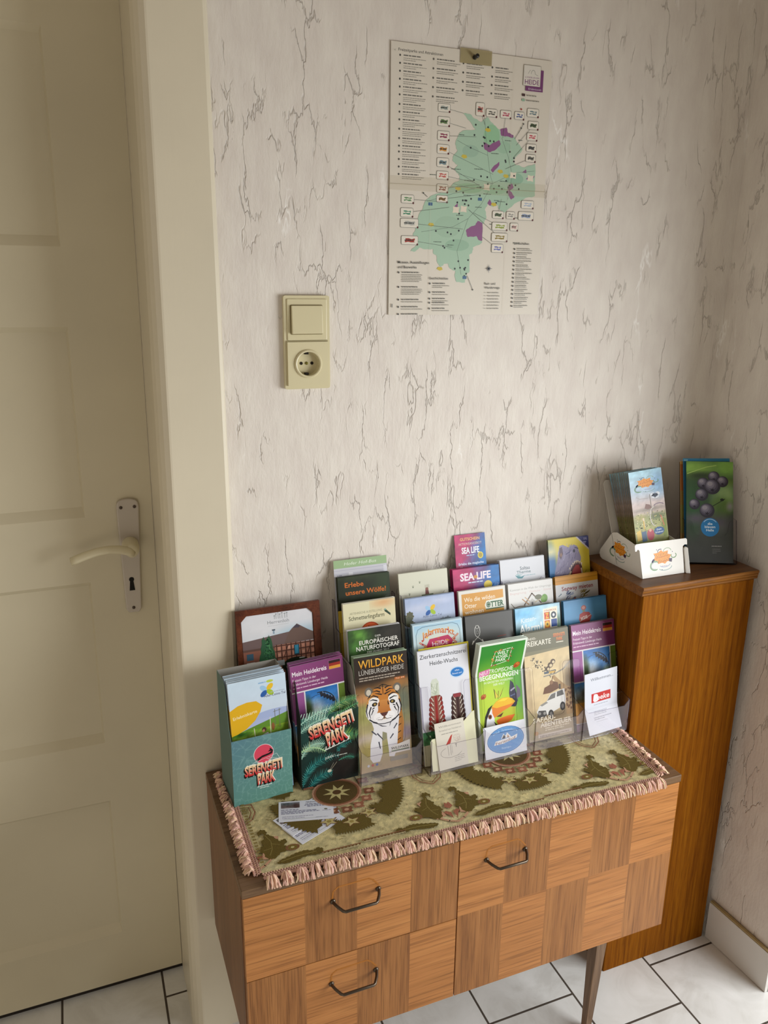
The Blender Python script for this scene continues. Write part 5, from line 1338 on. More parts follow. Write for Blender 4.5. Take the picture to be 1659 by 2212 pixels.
# ================================================================== printed cardboard boxes with leaflets on the chest
def frond(a, p0, p1, p2, ln, cols, n=16, w=1.5, seed=0):
    q_ = random.Random(seed); pts = []
    for i in range(n + 1):
        t = i / n; pts.append(tuple((1 - t) ** 2 * p0[k] + 2 * t * (1 - t) * p1[k] + t * t * p2[k] for k in (0, 1)))
    for i in range(1, n):
        dx, dy = pts[i + 1][0] - pts[i - 1][0], pts[i + 1][1] - pts[i - 1][1]; l = math.hypot(dx, dy) or 1; dx, dy = dx / l, dy / l
        t = i / n; L = ln * (0.35 + 1.3 * t * (1 - t) * 2) * q_.uniform(0.85, 1.1); c = hexc(cols[q_.randrange(len(cols))])
        for s in (-1, 1):
            ex, ey = pts[i][0] + (dx * 0.55 - dy * s * 0.85) * L, pts[i][1] + (dy * 0.55 + dx * s * 0.85) * L
            a.tri([(pts[i][0] - dx * w / 2, pts[i][1] - dy * w / 2), (pts[i][0] + dx * w / 2, pts[i][1] + dy * w / 2), (ex, ey)], [tuple(v * 0.7 for v in c), c, c])
    a.up(); a.line(pts, [w * 0.9] * n + [w * 0.3], cols[0])


def park_logo(a, cx, cy, w, rot=0.0, small=True):
    """heavy condensed cream-to-red lettering on a black block shadow"""
    k, q_ = math.cos(R(rot)), math.sin(R(rot))
    T = lambda x, y: (cx + x * w * k - y * w * q_, cy + x * w * q_ + y * w * k)
    for s, x, y, h, ww in (('SERENGETI', 0, 0, 0.27, 1.0), ('PARK', 0.06, -0.325, 0.29, 0.47)):
        for j, (dx, dy, c) in enumerate(((-0.02, -0.02, '#e6ded0'), (0.02, 0.02, '#e6ded0'), (-0.03, -0.028, '#16100e'), (-0.015, -0.015, '#16100e'), (-0.034, -0.034, '#16100e'), (0, 0, None))):
            X, Y = T(x + dx, y + dy)
            if c: a.text(s, X, Y, h * w, c, w=ww * w, al='C', bold=0.06 if j < 2 else 0.045, rot=rot)
            else: a.text(s, X, Y, h * w, '#c8262e', w=ww * w, al='C', bold=0.035, rot=rot, c2='#f0dfae')


def art_teal():
    a = Art(105.5, 127)
    rs_ = np.random.RandomState(4); pts = rs_.rand(170, 2) * np.array([115, 137]) - 5

    def fn(U, V, X, Y):
        d = np.sort(np.stack([np.hypot(X - p[0], (Y - p[1])) for p in pts], 0), axis=0); e = d[1] - d[0]
        base = np.array(hexc('#587f8c')) * (1 - V[..., None] * 0) ; g = np.array(hexc('#5f8f86')); lo = np.array(hexc('#5c8f7c'))
        K = base * (1 - U[..., None] * 0.7) + g * U[..., None] * 0.7; K = K * (0.35 + 0.65 * V[..., None]) + lo * (0.65 - 0.65 * V[..., None])
        ln = np.clip(1 - e / 1.1, 0, 1)[..., None] * 0.35
        return K * (1 - ln) + np.array(hexc('#9cc2bc')) * ln
    a.grid(0, 0, 105.5, 127, 88, 104, fn)
    a.ell(55, 91, 18, 18.6, '#d7c4c6'); a.ell(55, 91, 16.8, 17.4, '#d6475e')
    a.poly([(39, 80), (44, 78), (52, 84), (62, 86), (70, 88), (72, 94), (66, 100), (66, 96), (62, 93), (69, 93), (64, 90), (52, 88), (44, 84)], '#1c1214')
    a.line([(24, 68), (44, 82), (40, 78), (78, 86), (86, 70), (60, 80)], 0.6, '#cfdad6'); a.line([(64, 82), (88, 72)], 0.6, '#cfdad6')
    park_logo(a, 54, 55, 66, rot=1.0)
    a.micro(42, 28, 28, 1.3, '#e0e6e2', 1); a.micro(46, 24.5, 20, 1.1, '#e0e6e2', 1)
    return a


def art_fern():
    a = Art(108, 168); a.h = 141.0
    a.soft(0, 0, 108, 141, [(0, '#122a28'), (0.5, '#17302c'), (1, '#1f4a44')], [(84, 50, 30, 44, '#2c2826', 0.6), (60, 20, 40, 14, '#262220', 0.8), (96, 110, 14, 40, '#17251a', 0.6)], noise=0.2, nx=22, ny=28)
    a.h = 168.0
    TE, GR, PA = ['#1f6a68', '#2f8580', '#4aa098'], ['#4f8a5c', '#6ba468', '#86bb74'], ['#9cc7b4', '#7db3a4', '#b4d6c0']
    frond(a, (-4, 128), (30, 152), (62, 150), 15, PA, 20, 2.4, 1); frond(a, (50, 138), (74, 166), (104, 160), 15, GR + ['#a9cf86'], 20, 2.2, 2); frond(a, (56, 128), (86, 146), (112, 150), 12, GR, 16, 2.0, 3)
    frond(a, (-4, 112), (20, 134), (50, 132), 16, PA, 18, 2.4, 4); frond(a, (62, 84), (84, 100), (106, 84), 17, GR + ['#9cc95c'], 20, 2.4, 5); frond(a, (0, 62), (12, 96), (44, 82), 15, PA + ['#cfe0b4'], 18, 2.4, 6)
    frond(a, (-4, 74), (20, 90), (46, 66), 12, ['#a9cf9c', '#8cb890'], 14, 2.2, 7); frond(a, (6, 20), (16, 60), (72, 52), 15, TE, 22, 2.2, 8); frond(a, (72, 60), (62, 70), (96, 76), 11, TE + ['#3f9a8c'], 14, 2.0, 9)
    frond(a, (14, -4), (26, 26), (58, 20), 16, TE, 18, 2.4, 10); frond(a, (2, 6), (4, 30), (26, 44), 12, TE, 14, 2.0, 11); frond(a, (70, 42), (90, 50), (100, 40), 8, ['#4a9a80', '#3f8a74'], 10, 1.6, 12)
    for k in range(10): a.line([(-2 + 5 * k, 140 - k), (2 + 5 * k, 150)], 1.2, '#b9dcc8', up=False)
    a.up(); a.poly([(44, 68), (90, 80), (91, 88), (45, 76)], '#dfe2da'); a.text('HODENHAGEN', 46, 70, 6.2, '#7d7a70', w=43, rot=15, bold=0.02)
    park_logo(a, 58, 106, 84, rot=12.5)
    a.text('JUNGLE', 44, 50, 4.4, '#dfe6d8', w=20, rot=8, bold=0.01); a.micro(66, 52, 22, 1.5, '#c9d0c4', 1); a.line([(66, 74), (60, 46)], 1.2, '#0f1a1c'); a.line([(52, 26), (60, 40)], 0.8, '#8c8a7c'); a.line([(54, 26), (66, 40)], 0.8, '#a39a84'); a.ell(52, 25, 4, 3, '#cfcdb8')
    a.h = 141.0
    return a


def art_erlebnis():
    a = Art(100, 210)
    a.soft(0, 0, 100, 210, [(0, '#7c98b4'), (0.42, '#7fa0c4'), (0.44, '#a9bddd'), (0.56, '#b4c2e2'), (0.70, '#c9d6e6'), (1, '#c8dcec')], noise=0.02, nx=16, ny=30)
    a.my = (1.0, 32.0); a.ell(80, 100, 56, 18, '#a3b2d8'); a.soft(0, 82, 100, 104, [(0, '#aeb8de'), (1, '#a9b6da')], nx=6, ny=4)
    a.poly([(0, 84), (30, 92), (100, 108), (100, 60), (0, 60)], '#5f8a2c'); a.soft(0, 62, 100, 88, [(0, '#c9a984'), (0.3, '#8aa33c'), (1, '#6f9a30')], [(16, 84, 14, 4, '#2f5a1c', 0.5), (80, 92, 22, 6, '#8fa02c', 0.5)], noise=0.35, nx=26, ny=10, ns=18)
    a.poly([(0, 58), (40, 64), (74, 66), (60, 72), (30, 72), (0, 68)], '#cdb08c'); a.poly([(48, 66), (54, 76), (62, 78), (68, 70), (66, 64)], '#e2dfe0'); a.ell(56, 84, 4, 4.4, '#4a3428'); a.ell(55, 82, 2.4, 2.6, '#b98a6c')
    a.line([(67, 68), (68, 104)], 1.2, '#ddd5c0'); a.line([(40, 68), (39, 90)], 1.2, '#d9cdb4')
    for x in (76, 84): a.line([(x, 84), (x + 1, 116)], 1.0, '#6c6a54')
    a.line([(74, 112), (88, 114)], 0.8, '#6c6a54'); a.ell(72, 86, 3, 7, '#8a5a34')
    a.my = (1.0, 0.0); a.poly([(0, 161), (14, 168), (30, 171), (46, 170), (56, 161), (52, 150), (42, 136), (26, 124), (10, 118), (0, 116)], '#dfae1c'); a.text('Erlebniskarte', 5, 144, 5.4, '#f2e4b8', w=42, rot=8, bold=0.012)
    a.micro(52, 199, 14, 2.2, '#8fb4d8', 1); a.ell(72, 200.5, 6, 2.4, '#b9cc4a'); petal4(a, 66, 185, 6.2); a.text('Aller-Leine-Tal', 60, 173, 4.6, '#5c6078', w=38, bold=0.006); a.micro(72, 179.5, 26, 1.2, '#a9b4c4', 1)
    return a


def leaflet_box(label, loc, yaw, wd, dp, hf, hb, front_art, side_c, inner_c, round_side=False):
    bx = thing('leaflet_box', label, 'leaflet box', loc, rot=(0, 0, R(yaw)))
    m_s = flat('box_side_board', side_c, 0.55); m_i = flat('box_inside_board', inner_c, 0.75)
    fm = sheet_mesh('front_panel', front_art, 0.7, None, '#6f8f8c'); A = Matrix.Rotation(R(90), 4, 'X'); link('front_panel', fm, A, bx)
    prof = [(0.0008, 0), (dp, 0), (dp, hb), (0.036, hb), (0.027, hb - 0.008), (0.012, hf + 0.016), (0.0008, hf - 0.001)]
    for x0, x1, mo_, mi_ in ((0.0, 0.0007, m_s, m_i), (wd - 0.0007, wd, m_i, m_s)):
        s_ = B().prism(prof, xyz_x, x0, x1); o = None
        for f in s_.bm.faces:
            f.normal_update(); f.material_index = 1 if (x0 == 0.0 and f.calc_center_median().x > 0.0006) else 0
        s_.obj('side_panel', [mo_, mi_], bx, local=True)
    B().box(0.0008, wd - 0.0008, dp - 0.0007, dp, 0.0, hb).obj('back_panel', m_i, bx, local=True)
    B().box(0.0008, wd - 0.0008, 0.0008, dp - 0.0008, 0.0, 0.0007).obj('bottom', m_i, bx, local=True)
    return bx


leaflet_box('teal cardboard box with a red sun emblem, holding leaflets near the end of the chest', (0.1947, -0.1570, 0.6128), 3.6, 0.1055, 0.082, 0.127, 0.222, art_teal(), '#57726a', '#a9a59c')
leaflet_box('dark fern-patterned cardboard box with a leafy cut-out top edge', (0.3170, -0.1505, 0.6128), 2.7, 0.1080, 0.078, 0.141, 0.205, art_fern(), '#1d2a22', '#b4aea4')


def stack(name, art, M, sc, label, group, more, n, pitch, t, edge, fan=0.0, jit=(0.8, 1.0), bend=None, mtl=None):
    me = sheet_mesh(name, art, t, bend, edge, mtl, 0.0, sc)
    o = tag(link(name, me, M), label, 'leaflet', group); rs = random.Random(len(label) * 3 + n)
    for i in range(1, n + 1):
        c = o.copy(); COL.objects.link(c)
        d = Matrix.Translation((rs.uniform(-1, 1) * jit[0] / 1000, rs.uniform(0, 1) * jit[1] / 1000, -pitch * i / 1000))
        if fan: d = d @ Matrix.Rotation(R(fan * i), 4, 'X')
        c.matrix_local = M @ d; c['label'] = more
    return o


er = art_erlebnis(); er.cuts = []
stack('leaflet', er, stand(0.2470, -0.1300, 0.8375, 101, 214, 6.0, 3.6, 0.8), 0.00101, 'pale blue leaflet with a yellow leaf shape, in the teal box', 'pale blue leaflets in the teal box', 'further copy of the pale blue leaflet, standing behind it in the teal box', 5, 7.5, 0.8, '#d9dbe0', fan=0.35, jit=(1.0, 3.5))
stack('leaflet', art_purple(), stand(0.3570, -0.1150, 0.8420, 98, 207, 5.0, 2.7, 2.2), 0.00098, 'purple leaflet with a small flag and roller coaster picture, in the fern box', 'purple leaflets in the fern box', 'further copy of the purple leaflet, standing behind it in the fern box', 3, 6.0, 0.8, '#bfc3cc', jit=(1.2, 1.5))

# ------------------------------------------------------------------ wooden display board with the house leaflet, leaning on the wall
def art_farmhouse():
    a = Art(131, 250, '#d9dade')
    a.soft(0, 120, 131, 250, [(0, '#6a7a5c'), (0.55, '#cfd6dc'), (0.8, '#d8dadf'), (1, '#d9d9de')], [(104, 206, 40, 12, '#a9c6d6', 0.8), (70, 204, 14, 5, '#a9cbda', 0.8), (30, 224, 36, 16, '#dfdfe3', 0.8)], noise=0.02, nx=20, ny=20)
    a.text('Herrenloh', 47, 230, 6.0, '#8d8f94', w=40, bold=0.004); a.line([(48, 226), (86, 227)], 0.5, '#b9bcc0')
    for x, h in ((60, 6), (63, 9), (67, 13), (70, 8), (74, 10), (79, 8), (83, 9)): a.rect(x, 238, x + 1, 238 + h, '#9a9da0'); a.ell(x + 0.5, 238 + h, 1.8, 1.2, '#9a9da0', n=8)
    a.poly([(0, 203), (86, 211), (92, 217), (101, 224), (131, 204), (131, 190), (60, 188), (0, 183)], '#6f5c5a')
    a.poly([(86, 211), (101, 222), (131, 205), (131, 192), (96, 190), (74, 188)], '#6d5850'); a.poly([(93, 217), (100, 223), (107, 219), (104, 216)], '#4b4550')
    a.soft(0, 176, 131, 188, [(0, '#6a4c42'), (1, '#5e463e')], nx=4, ny=2)
    a.rect(56, 211, 59, 218, '#8fa4b4'); a.rect(54.5, 217, 60.5, 219.5, '#4d5864')
    a.rect(0, 120, 131, 184, '#8a5a4a'); a.rect(58, 140, 131, 189, '#a3705c')
    rs = random.Random(1)
    for x in range(60, 131, 9): a.rect(x, 140, x + 1.8, 190, '#4a2c24')
    for y in (150, 164, 176, 186): a.rect(58, y, 131, y + 1.8, '#4a2c24')
    for x in range(62, 128, 9):
        for y in (153, 167, 179): a.rect(x + 1, y, x + 6, y + 6, rs.choice(['#c48a74', '#b57a64', '#cf9a84']))
    for x0 in (74, 118): a.line([(x0, 165), (x0 + 8, 186)], 1.6, '#4a2c24')
    a.rect(93, 166, 103, 185, '#24404c'); a.rect(94.5, 168, 101.5, 184, '#3f8fae'); a.rect(6, 168, 18, 180, '#3a5a6c'); a.rect(5, 150, 20, 164, '#d4d6da')
    for x in (7, 13.5): a.rect(x, 151.5, x + 5, 162, '#34425a')
    for x0, y0, y1, w in ((38, 144, 208, 11), (48, 140, 210, 15)):
        a.poly(jag([(x0 - w, y0), (x0 + w, y0), (x0 + w * 0.8, y0 + 20), (x0 + 3, y1 - 6), (x0, y1), (x0 - 3, y1 - 6), (x0 - w * 0.85, y0 + 20)], 1.5, w, 5), '#2f5a3c')
    for k in range(160):
        y = rs.uniform(142, 204); w = (210 - y) / 70 * 15; x = 45 + rs.uniform(-w, w); a.ell(x, y, 1.8, 1.2, rs.choice(['#3f7a4c', '#274a32', '#4f8a58', '#35684a']), rot=rs.uniform(0, 180), n=6, up=False)
    a.up(); a.ell(96, 148, 26, 14, '#1f2a1c'); a.rect(58, 150, 74, 160, '#b9c2c8'); a.rect(102, 158, 112, 160, '#c9cdc8')
    return a


M_RED = wood('reddish_display_wood', '#46200f', '#5c2c17', '#6f3a20', 'Z', 0.8, 0.4, off=3.3)
dl, dw_, dh = 8.3, 0.1550, 0.3110
dp_ = thing('leaflet_display', 'reddish wooden display board leaning on the wall behind the cardboard boxes', 'display board', (0.2333, -0.0775, 0.6128), rot=(R(90 - dl), 0, 0))
# local frame: x across, y up the slope, z outwards
B().box(0.0, dw_, 0.0, dh, -0.005, 0.0).obj('back_board', M_RED, dp_, bevel=0.0008, local=True)
B().box(0.0, 0.0085, 0.0, dh, 0.0, 0.0022).obj('rim', M_RED, dp_, local=True)
B().box(dw_ - 0.0135, dw_, 0.0, dh, 0.0, 0.0022).obj('rim', M_RED, dp_, local=True)
B().box(0.0085, dw_ - 0.0135, dh - 0.0115, dh, 0.0, 0.0022).obj('rim', M_RED, dp_, local=True)
B().box(0.0085, dw_ - 0.0135, 0.0, 0.040, 0.0, 0.0022).obj('rim', M_RED, dp_, local=True)
for s, x in ((1, 0.0085), (-1, dw_ - 0.0135)):
    y = dh - 0.0115
    B().prism([(x, y), (x, y - 0.0105), (x + s * 0.0105, y)] if s > 0 else [(x, y), (x + s * 0.0105, y), (x, y - 0.0105)], xyz_z, 0.0014, 0.0023).obj('corner_tab', M_RED, dp_, local=True)
Mf = Matrix.Rotation(R(90 - dl), 4, 'X'); Mf.translation = Vector((0.2333, -0.0775, 0.6128)); Mf = Mf @ Matrix.Translation((0.0095, 0.0490, 0.0007))
tag(link('leaflet', sheet_mesh('leaflet', art_farmhouse(), 0.5, None, '#dddddd'), Mf), 'white leaflet picturing a half-timbered brick house, in the wooden display board', 'leaflet')

# ------------------------------------------------------------------ small cards lying on the runner
def art_card(full):
    a = Art(93, 54, '#dfe2ee')
    a.soft(4, 35, 36, 51, [(0, '#a9a4ae'), (0.25, '#5c4c4c'), (0.7, '#6d6668'), (1, '#8d8e9c')], [(30, 40, 5, 7, '#4a3434', 0.4), (14, 47, 9, 3, '#4f565c', 0.5)], noise=0.3, nx=14, ny=8, ns=14)
    a.text('FERIENWOHNUNG', 64, 47, 3.2, '#4c4c68', al='C', w=34, bold=0.02); a.micro(44, 42.5, 40, 1.9, '#70708c', 3, 3.2, al='C'); a.micro(4, 30, 34, 1.9, '#70708c', 1); a.micro(4, 26, 66, 1.9, '#7c7c98', 3, 3.1)
    a.ell(84, 49, 4, 2.2, '#8f8a3c'); a.ell(80, 27, 3, 2, '#7a7a6c'); a.micro(74, 23, 16, 1.2, '#8c8ca4', 1); a.micro(6, 12, 60, 1.5, '#9c9cb4', 2, 4)
    a.line([(8, 6), (70, 6)], 0.6, '#8c9a94'); a.micro(62, 6, 22, 1.3, '#9ca0b4', 1)
    return a


cm = sheet_mesh('business_card', art_card(True), 0.45, None, '#e8e6ea', M_MATT)
for x, y, ang, z, lab in ((0.2553, -0.2244, -14.1, 0.6146, 'topmost white card of the fan lying on the runner, squarest to the teal box'),
                          (0.2689, -0.2649, 23.5, 0.6141, 'white card whose brown photo shows just below the topmost card'),
                          (0.2780, -0.2890, 23.5, 0.6136, 'undermost white card of the fan, reaching nearest the fringe'),
                          (0.2680, -0.2450, 6.0, 0.6131, 'white card with just one corner showing under the fan')):
    M_ = Matrix.Rotation(R(ang), 4, 'Z'); M_.translation = Vector((x, y, z))
    c = bpy.data.objects.new('business_card', cm); COL.objects.link(c); c.matrix_local = M_; tag(c, lab, 'card', 'cards fanned out on the runner')


# ================================================================== white leaflet dispenser on the oak cabinet
def theme_logo(a, cx, cy, s, rot=0.0):
    T = lambda x, y: (cx + (x * math.cos(R(rot)) - y * math.sin(R(rot))) * s, cy + (x * math.sin(R(rot)) + y * math.cos(R(rot))) * s)
    def ar(x, y, r1, r2, a0, a1, w, c):
        X, Y = T(x, y); a.arc(X, Y, r1 * s, r2 * s, a0, a1, w * s, c, rot=rot)
    ar(-20, -11, 10, 8.5, 30, 300, 2.0, '#6f9a6a'); ar(-20, -11, 8, 6.5, 60, 280, 0.8, '#3f6a5a'); ar(-16, -5, 9, 6, 20, 170, 3.6, '#3a2c5e'); ar(4, -17, 15, 6, 200, 360, 1.2, '#7f9f9a'); ar(4, -12, 12, 5, 190, 350, 1.0, '#8fa4c4')
    ar(26, 2, 6, 4.5, 150, 400, 1.6, '#6f9a5a'); ar(12, 12, 9, 6, 0, 200, 1.0, '#7a9a6a'); ar(-4, 14, 6, 4, 60, 200, 1.2, '#3a2c5e')
    for x, y in ((-12, 18), (24, 9), (-4, -21), (-18, 8)): X, Y = T(x, y); a.ell(X, Y, 1.0 * s, 1.0 * s, '#4a3c6a', n=8)
    P = [(-20, 0), (-17, 8), (-21, 12), (-10, 12), (-2, 16), (2, 12), (14, 13), (12, 7), (20, 4), (16, -2), (19, -8), (10, -7), (4, -11), (-2, -8), (-12, -9), (-12, -4)]
    a.poly([T(*p) for p in P], '#d98a24'); a.poly([T(14, -2), T(22, -3), T(20, -10), T(14, -8)], '#3a2040')
    X, Y = T(-1, 3); a.text('HEIDE', X, Y, 6.4 * s, '#93420f', w=27 * s, al='C', bold=0.04, rot=rot + 4); X, Y = T(-1.4, 3.6); a.text('HEIDE', X, Y, 6.4 * s, '#efa23a', w=27 * s, al='C', bold=0.01, rot=rot + 4)
    X, Y = T(1, -6); a.text('PARK', X, Y, 6.4 * s, '#93420f', w=25 * s, al='C', bold=0.04, rot=rot + 4); X, Y = T(0.6, -5.4); a.text('PARK', X, Y, 6.4 * s, '#efa23a', w=25 * s, al='C', bold=0.01, rot=rot + 4)
    X, Y = T(2, -15.5); a.micro(X - 7 * s, Y, 14 * s, 1.3 * s, '#b4a0b0', 1)


M_WB = flat('white_coated_board', '#dedad2', 0.45)
dy0, dz0, dx0 = -0.1587, 0.9240, 1.0160
dsp = thing('leaflet_dispenser', 'white cardboard dispenser with an orange lettered logo on the oak cabinet', 'leaflet dispenser', (1.067, -0.09, 0.924))
prof = [(0.0, 0.0), (0.128, 0.0), (0.1345, 0.003), (0.1380, 0.0100), (0.1370, 0.0180), (0.1060, 0.0610), (0.1000, 0.0665), (0.0870, 0.0700), (0.0290, 0.0610), (0.0170, 0.0600)]
for x in (dx0, dx0 + 0.1010):
    sd = B().prism([(dy0 + u, dz0 + v + 0.0002) for u, v in prof], xyz_x, x - 0.0010, x).obj('side_panel', M_WB, dsp)
    if x == dx0:
        la = Art(110, 62); theme_logo(la, 48, 31, 1.0, -4)
        me = sheet_mesh('logo_print', la, 0.02, None, '#dedad2'); me2 = me
        # only the logo shapes: drop the backing faces
        bm_ = bmesh.new(); bm_.from_mesh(me); bm_.faces.ensure_lookup_table(); nf = len(bm_.faces); bmesh.ops.delete(bm_, geom=bm_.faces[nf - 6:], context='FACES'); bm_.to_mesh(me); bm_.free()
        Ml = Matrix(((0, 0, -1, 0), (-1, 0, 0, 0), (0, 1, 0, 0), (0, 0, 0, 1))); Ml.translation = Vector((dx0 - 0.00105, dy0 + 0.122, dz0 + 0.005)) - ORG[dsp]
        link('logo_print', me, Ml, sd)
tl_ = 0.25 / math.sqrt(1 + 0.0625)
sl = math.atan(0.25)
fpoly = [(0.0, 0.0), (0.1040, 0.0), (0.1040, 0.0540), (0.1090, 0.0570), (0.1150, 0.0560), (0.1155, 0.0660), (0.1130, 0.0690), (0.0040, 0.0700), (-0.0110, 0.0695), (-0.0135, 0.0660), (-0.0135, 0.0560), (-0.0110, 0.0550), (-0.0070, 0.0590), (-0.0030, 0.0560)]
ffn = lambda u, v, t: (dx0 - 0.0005 + u, dy0 - 0.0006 + v * math.sin(sl) - t * math.cos(sl), dz0 + 0.0003 + v * math.cos(sl) + t * math.sin(sl))
fp = B().prism(fpoly, ffn, 0.0, 0.0010).obj('front_panel', M_WB, dsp)
la = Art(104, 68); theme_logo(la, 52, 35, 1.06, 3)
me = sheet_mesh('logo_print', la, 0.02, None, '#dedad2'); bm_ = bmesh.new(); bm_.from_mesh(me); bm_.faces.ensure_lookup_table(); nf = len(bm_.faces); bmesh.ops.delete(bm_, geom=bm_.faces[nf - 6:], context='FACES'); bm_.to_mesh(me); bm_.free()
Ml = Matrix.Rotation(R(90) - sl, 4, 'X'); Ml.translation = Vector(ffn(0, 0, 0.00105)) - ORG[dsp]; link('logo_print', me, Ml, fp)
# closing tab folded over the far end of the front
B().prism([(0.0, 0.0), (0.0075, 0.0), (0.0060, 0.0520), (0.0020, 0.0540), (-0.0005, 0.0500)], lambda u, v, t: (dx0 + 0.1045 + u, dy0 - 0.0020 - u * 0.6 + v * math.sin(sl) - t, dz0 + 0.0003 + v * math.cos(sl)), 0.0, 0.0030).obj('tab', M_WB, dsp, bevel=0.0008)
bfn = lambda u, v, t: (u, dy0 + 0.1040 + v * 0.42 + t, dz0 + 0.0640 + v)
B().prism([(dx0 - 0.001, -0.060), (dx0 + 0.101, -0.060), (dx0 + 0.101, 0.095), (dx0 + 0.097, 0.102), (dx0 + 0.004, 0.102), (dx0 - 0.001, 0.096), (dx0 - 0.001, 0.0)], bfn, 0.0, 0.0010).obj('back_panel', M_WB, dsp)
B().box(dx0, dx0 + 0.0998, dy0 + 0.001, dy0 + 0.128, dz0 + 0.0002, dz0 + 0.001).obj('bottom', M_WB, dsp)


def art_park():
    a = Art(82, 200, '#8a8f4c'); a.my = (0.74, 52.0)
    a.soft(0, 0, 82, 200, [(0, '#8a8f4c'), (0.2, '#a9a86a'), (0.36, '#8c9160'), (0.42, '#b9a79c'), (0.55, '#c4b4b0'), (0.72, '#a9bccc'), (1, '#a4cddc')], [(70, 160, 16, 30, '#7fa4c4', 0.7), (60, 70, 14, 8, '#5f6c40', 0.5), (16, 72, 14, 8, '#a39a5c', 0.5), (40, 92, 34, 5, '#8a7f74', 0.6)], noise=0.12, nx=22, ny=44)
    theme_logo(a, 40, 163, 1.0, 4)
    for dx, dy in ((0, 0), (6, 3), (-6, 2), (3, -4), (-4, -3)): a.ell(60 + dx, 128 + dy, 6, 5, '#d3d8de', up=False)
    a.up(); a.text('MEGA', 60, 129, 4.4, '#54607a', w=13, al='C', bold=0.02); a.text('SPASS!', 60, 123, 4.0, '#54607a', w=13, al='C', bold=0.02)
    rs = random.Random(12)
    for k in range(130): a.ell(rs.uniform(2, 80), rs.uniform(30, 84), rs.uniform(0.8, 2.2), rs.uniform(0.6, 1.5), rs.choice(['#5c6a34', '#8f9a4c', '#c9b87a', '#6f5c40', '#d9cfa8', '#4c5a30']), rot=rs.uniform(0, 180), n=7, up=False)
    a.up(); a.line([(46, 132), (47, 92), (50, 60)], 1.6, '#6f675c'); a.arc(52, 70, 10, 26, 90, 270, 2.2, '#d9d4cc'); a.line([(12, 130), (20, 124), (40, 122)], 0.9, '#9a8a84'); a.poly([(30, 96), (34, 108), (44, 104), (48, 94), (38, 92)], '#7a5a50'); a.arc(66, 98, 12, 6, 10, 170, 2.0, '#8d7a90')
    a.line([(24, 70), (25, 46)], 4.0, '#d9c4a8'); a.line([(24, 62), (24, 40)], 2.6, '#c9a42c'); a.poly([(4, 10), (4, 36), (14, 40), (16, 12)], '#d9b84c'); a.rect(16, 6, 28, 34, '#3c5c7c'); a.ell(38, 22, 9, 16, '#b4384a'); a.ell(38, 34, 3.4, 4.2, '#d9a48c'); a.rect(70, 10, 80, 60, '#7a8a34'); a.line([(68, 70), (74, 40)], 2.4, '#c4704c')
    a.ell(60, 28, 13, 11, '#24568c'); a.text('Dein', 60, 30, 4.4, '#dfe6f0', w=12, al='C', bold=0.015); a.text('Erlebnis!', 60, 22.5, 4.4, '#dfe6f0', w=20, al='C', bold=0.015)
    return a


Mh = Matrix.Rotation(R(90 - 13.5), 4, 'X') @ Matrix.Rotation(R(4.0), 4, 'Z')
Mh.translation = Vector((1.0775, -0.1240, 0.9290)) + Mh @ Vector((-0.041, 0, 0))
stack('leaflet', art_park(), Mh, 0.001, 'light blue and green theme park leaflet, foremost in the white dispenser', 'theme park leaflets', 'further copy of the theme park leaflet, its brownish edge showing in the white dispenser', 9, 4.2, 1.6, '#6f5a40', fan=-0.75, jit=(1.2, 1.5))


# ================================================================== acrylic stand with berry leaflets in the corner
def art_berries():
    a = Art(97, 212)
    a.soft(0, 0, 97, 212, [(0, '#3c3e3a'), (0.22, '#42463e'), (0.4, '#414640'), (0.6, '#3a5238'), (0.8, '#3d5638'), (1, '#587a40')],
           [(18, 196, 36, 16, '#86b04e', 0.5), (84, 200, 26, 18, '#7fae50', 0.5), (30, 182, 26, 8, '#35442a', 0.6), (86, 168, 16, 8, '#4f6a24', 0.5), (80, 142, 24, 24, '#8fae72', 0.6), (76, 118, 22, 14, '#66883a', 0.6), (70, 104, 14, 26, '#4f6a34', 0.7), (14, 110, 14, 40, '#345c36', 0.8), (20, 92, 20, 10, '#5a5560', 0.8), (70, 84, 20, 14, '#545058', 0.8), (90, 118, 6, 8, '#8f8c90', 0.7)], noise=0.06, nx=30, ny=60)
    a.line([(2, 186), (40, 200), (62, 204)], 1.6, '#a9c86a'); a.line([(54, 118), (74, 130), (80, 134)], 1.6, '#23301c'); a.ell(74, 132, 4, 3, '#1c2618')

    def berry(x, y, r):
        a.ell(x, y, r, r * 0.97, '#34303c')
        for k, c in enumerate(('#4c4757', '#65606f', '#7d7887', '#99949e')): a.ell(x - r * 0.12 - 0.06 * k * r, y + r * 0.14 + 0.08 * k * r, r * (0.84 - 0.17 * k), r * (0.78 - 0.17 * k), c, up=True)
        p = [(x + (r * 0.34 if k % 2 == 0 else r * 0.16) * math.cos(k * math.pi / 5), y - r * 0.42 + (r * 0.28 if k % 2 == 0 else r * 0.12) * math.sin(k * math.pi / 5)) for k in range(10)]; a.poly(p, '#262230')
    for x, y, r in ((57, 180, 12), (75, 170, 12), (35, 166, 12.5), (54, 159, 16.5), (32, 142, 13.5), (17, 122, 11.5), (43, 109, 15.5)): berry(x, y, r)
    a.ell(49, 74, 19, 19.5, '#1f78b4'); a.arc(49, 74, 16.5, 17, 40, 140, 1.2, '#bcd8ea'); a.text('die', 49, 79, 5, '#d6e6f0', al='C', w=10, bold=0.02); a.text('blauen', 49, 72.5, 5, '#d6e6f0', al='C', w=22, bold=0.02); a.text('Helle', 49, 65.5, 5, '#d6e6f0', al='C', w=16, bold=0.02)
    a.micro(52, 34, 24, 1.3, '#a3a39c', 1); a.micro(54, 28, 18, 1.0, '#7d7d78', 3, 4)
    return a


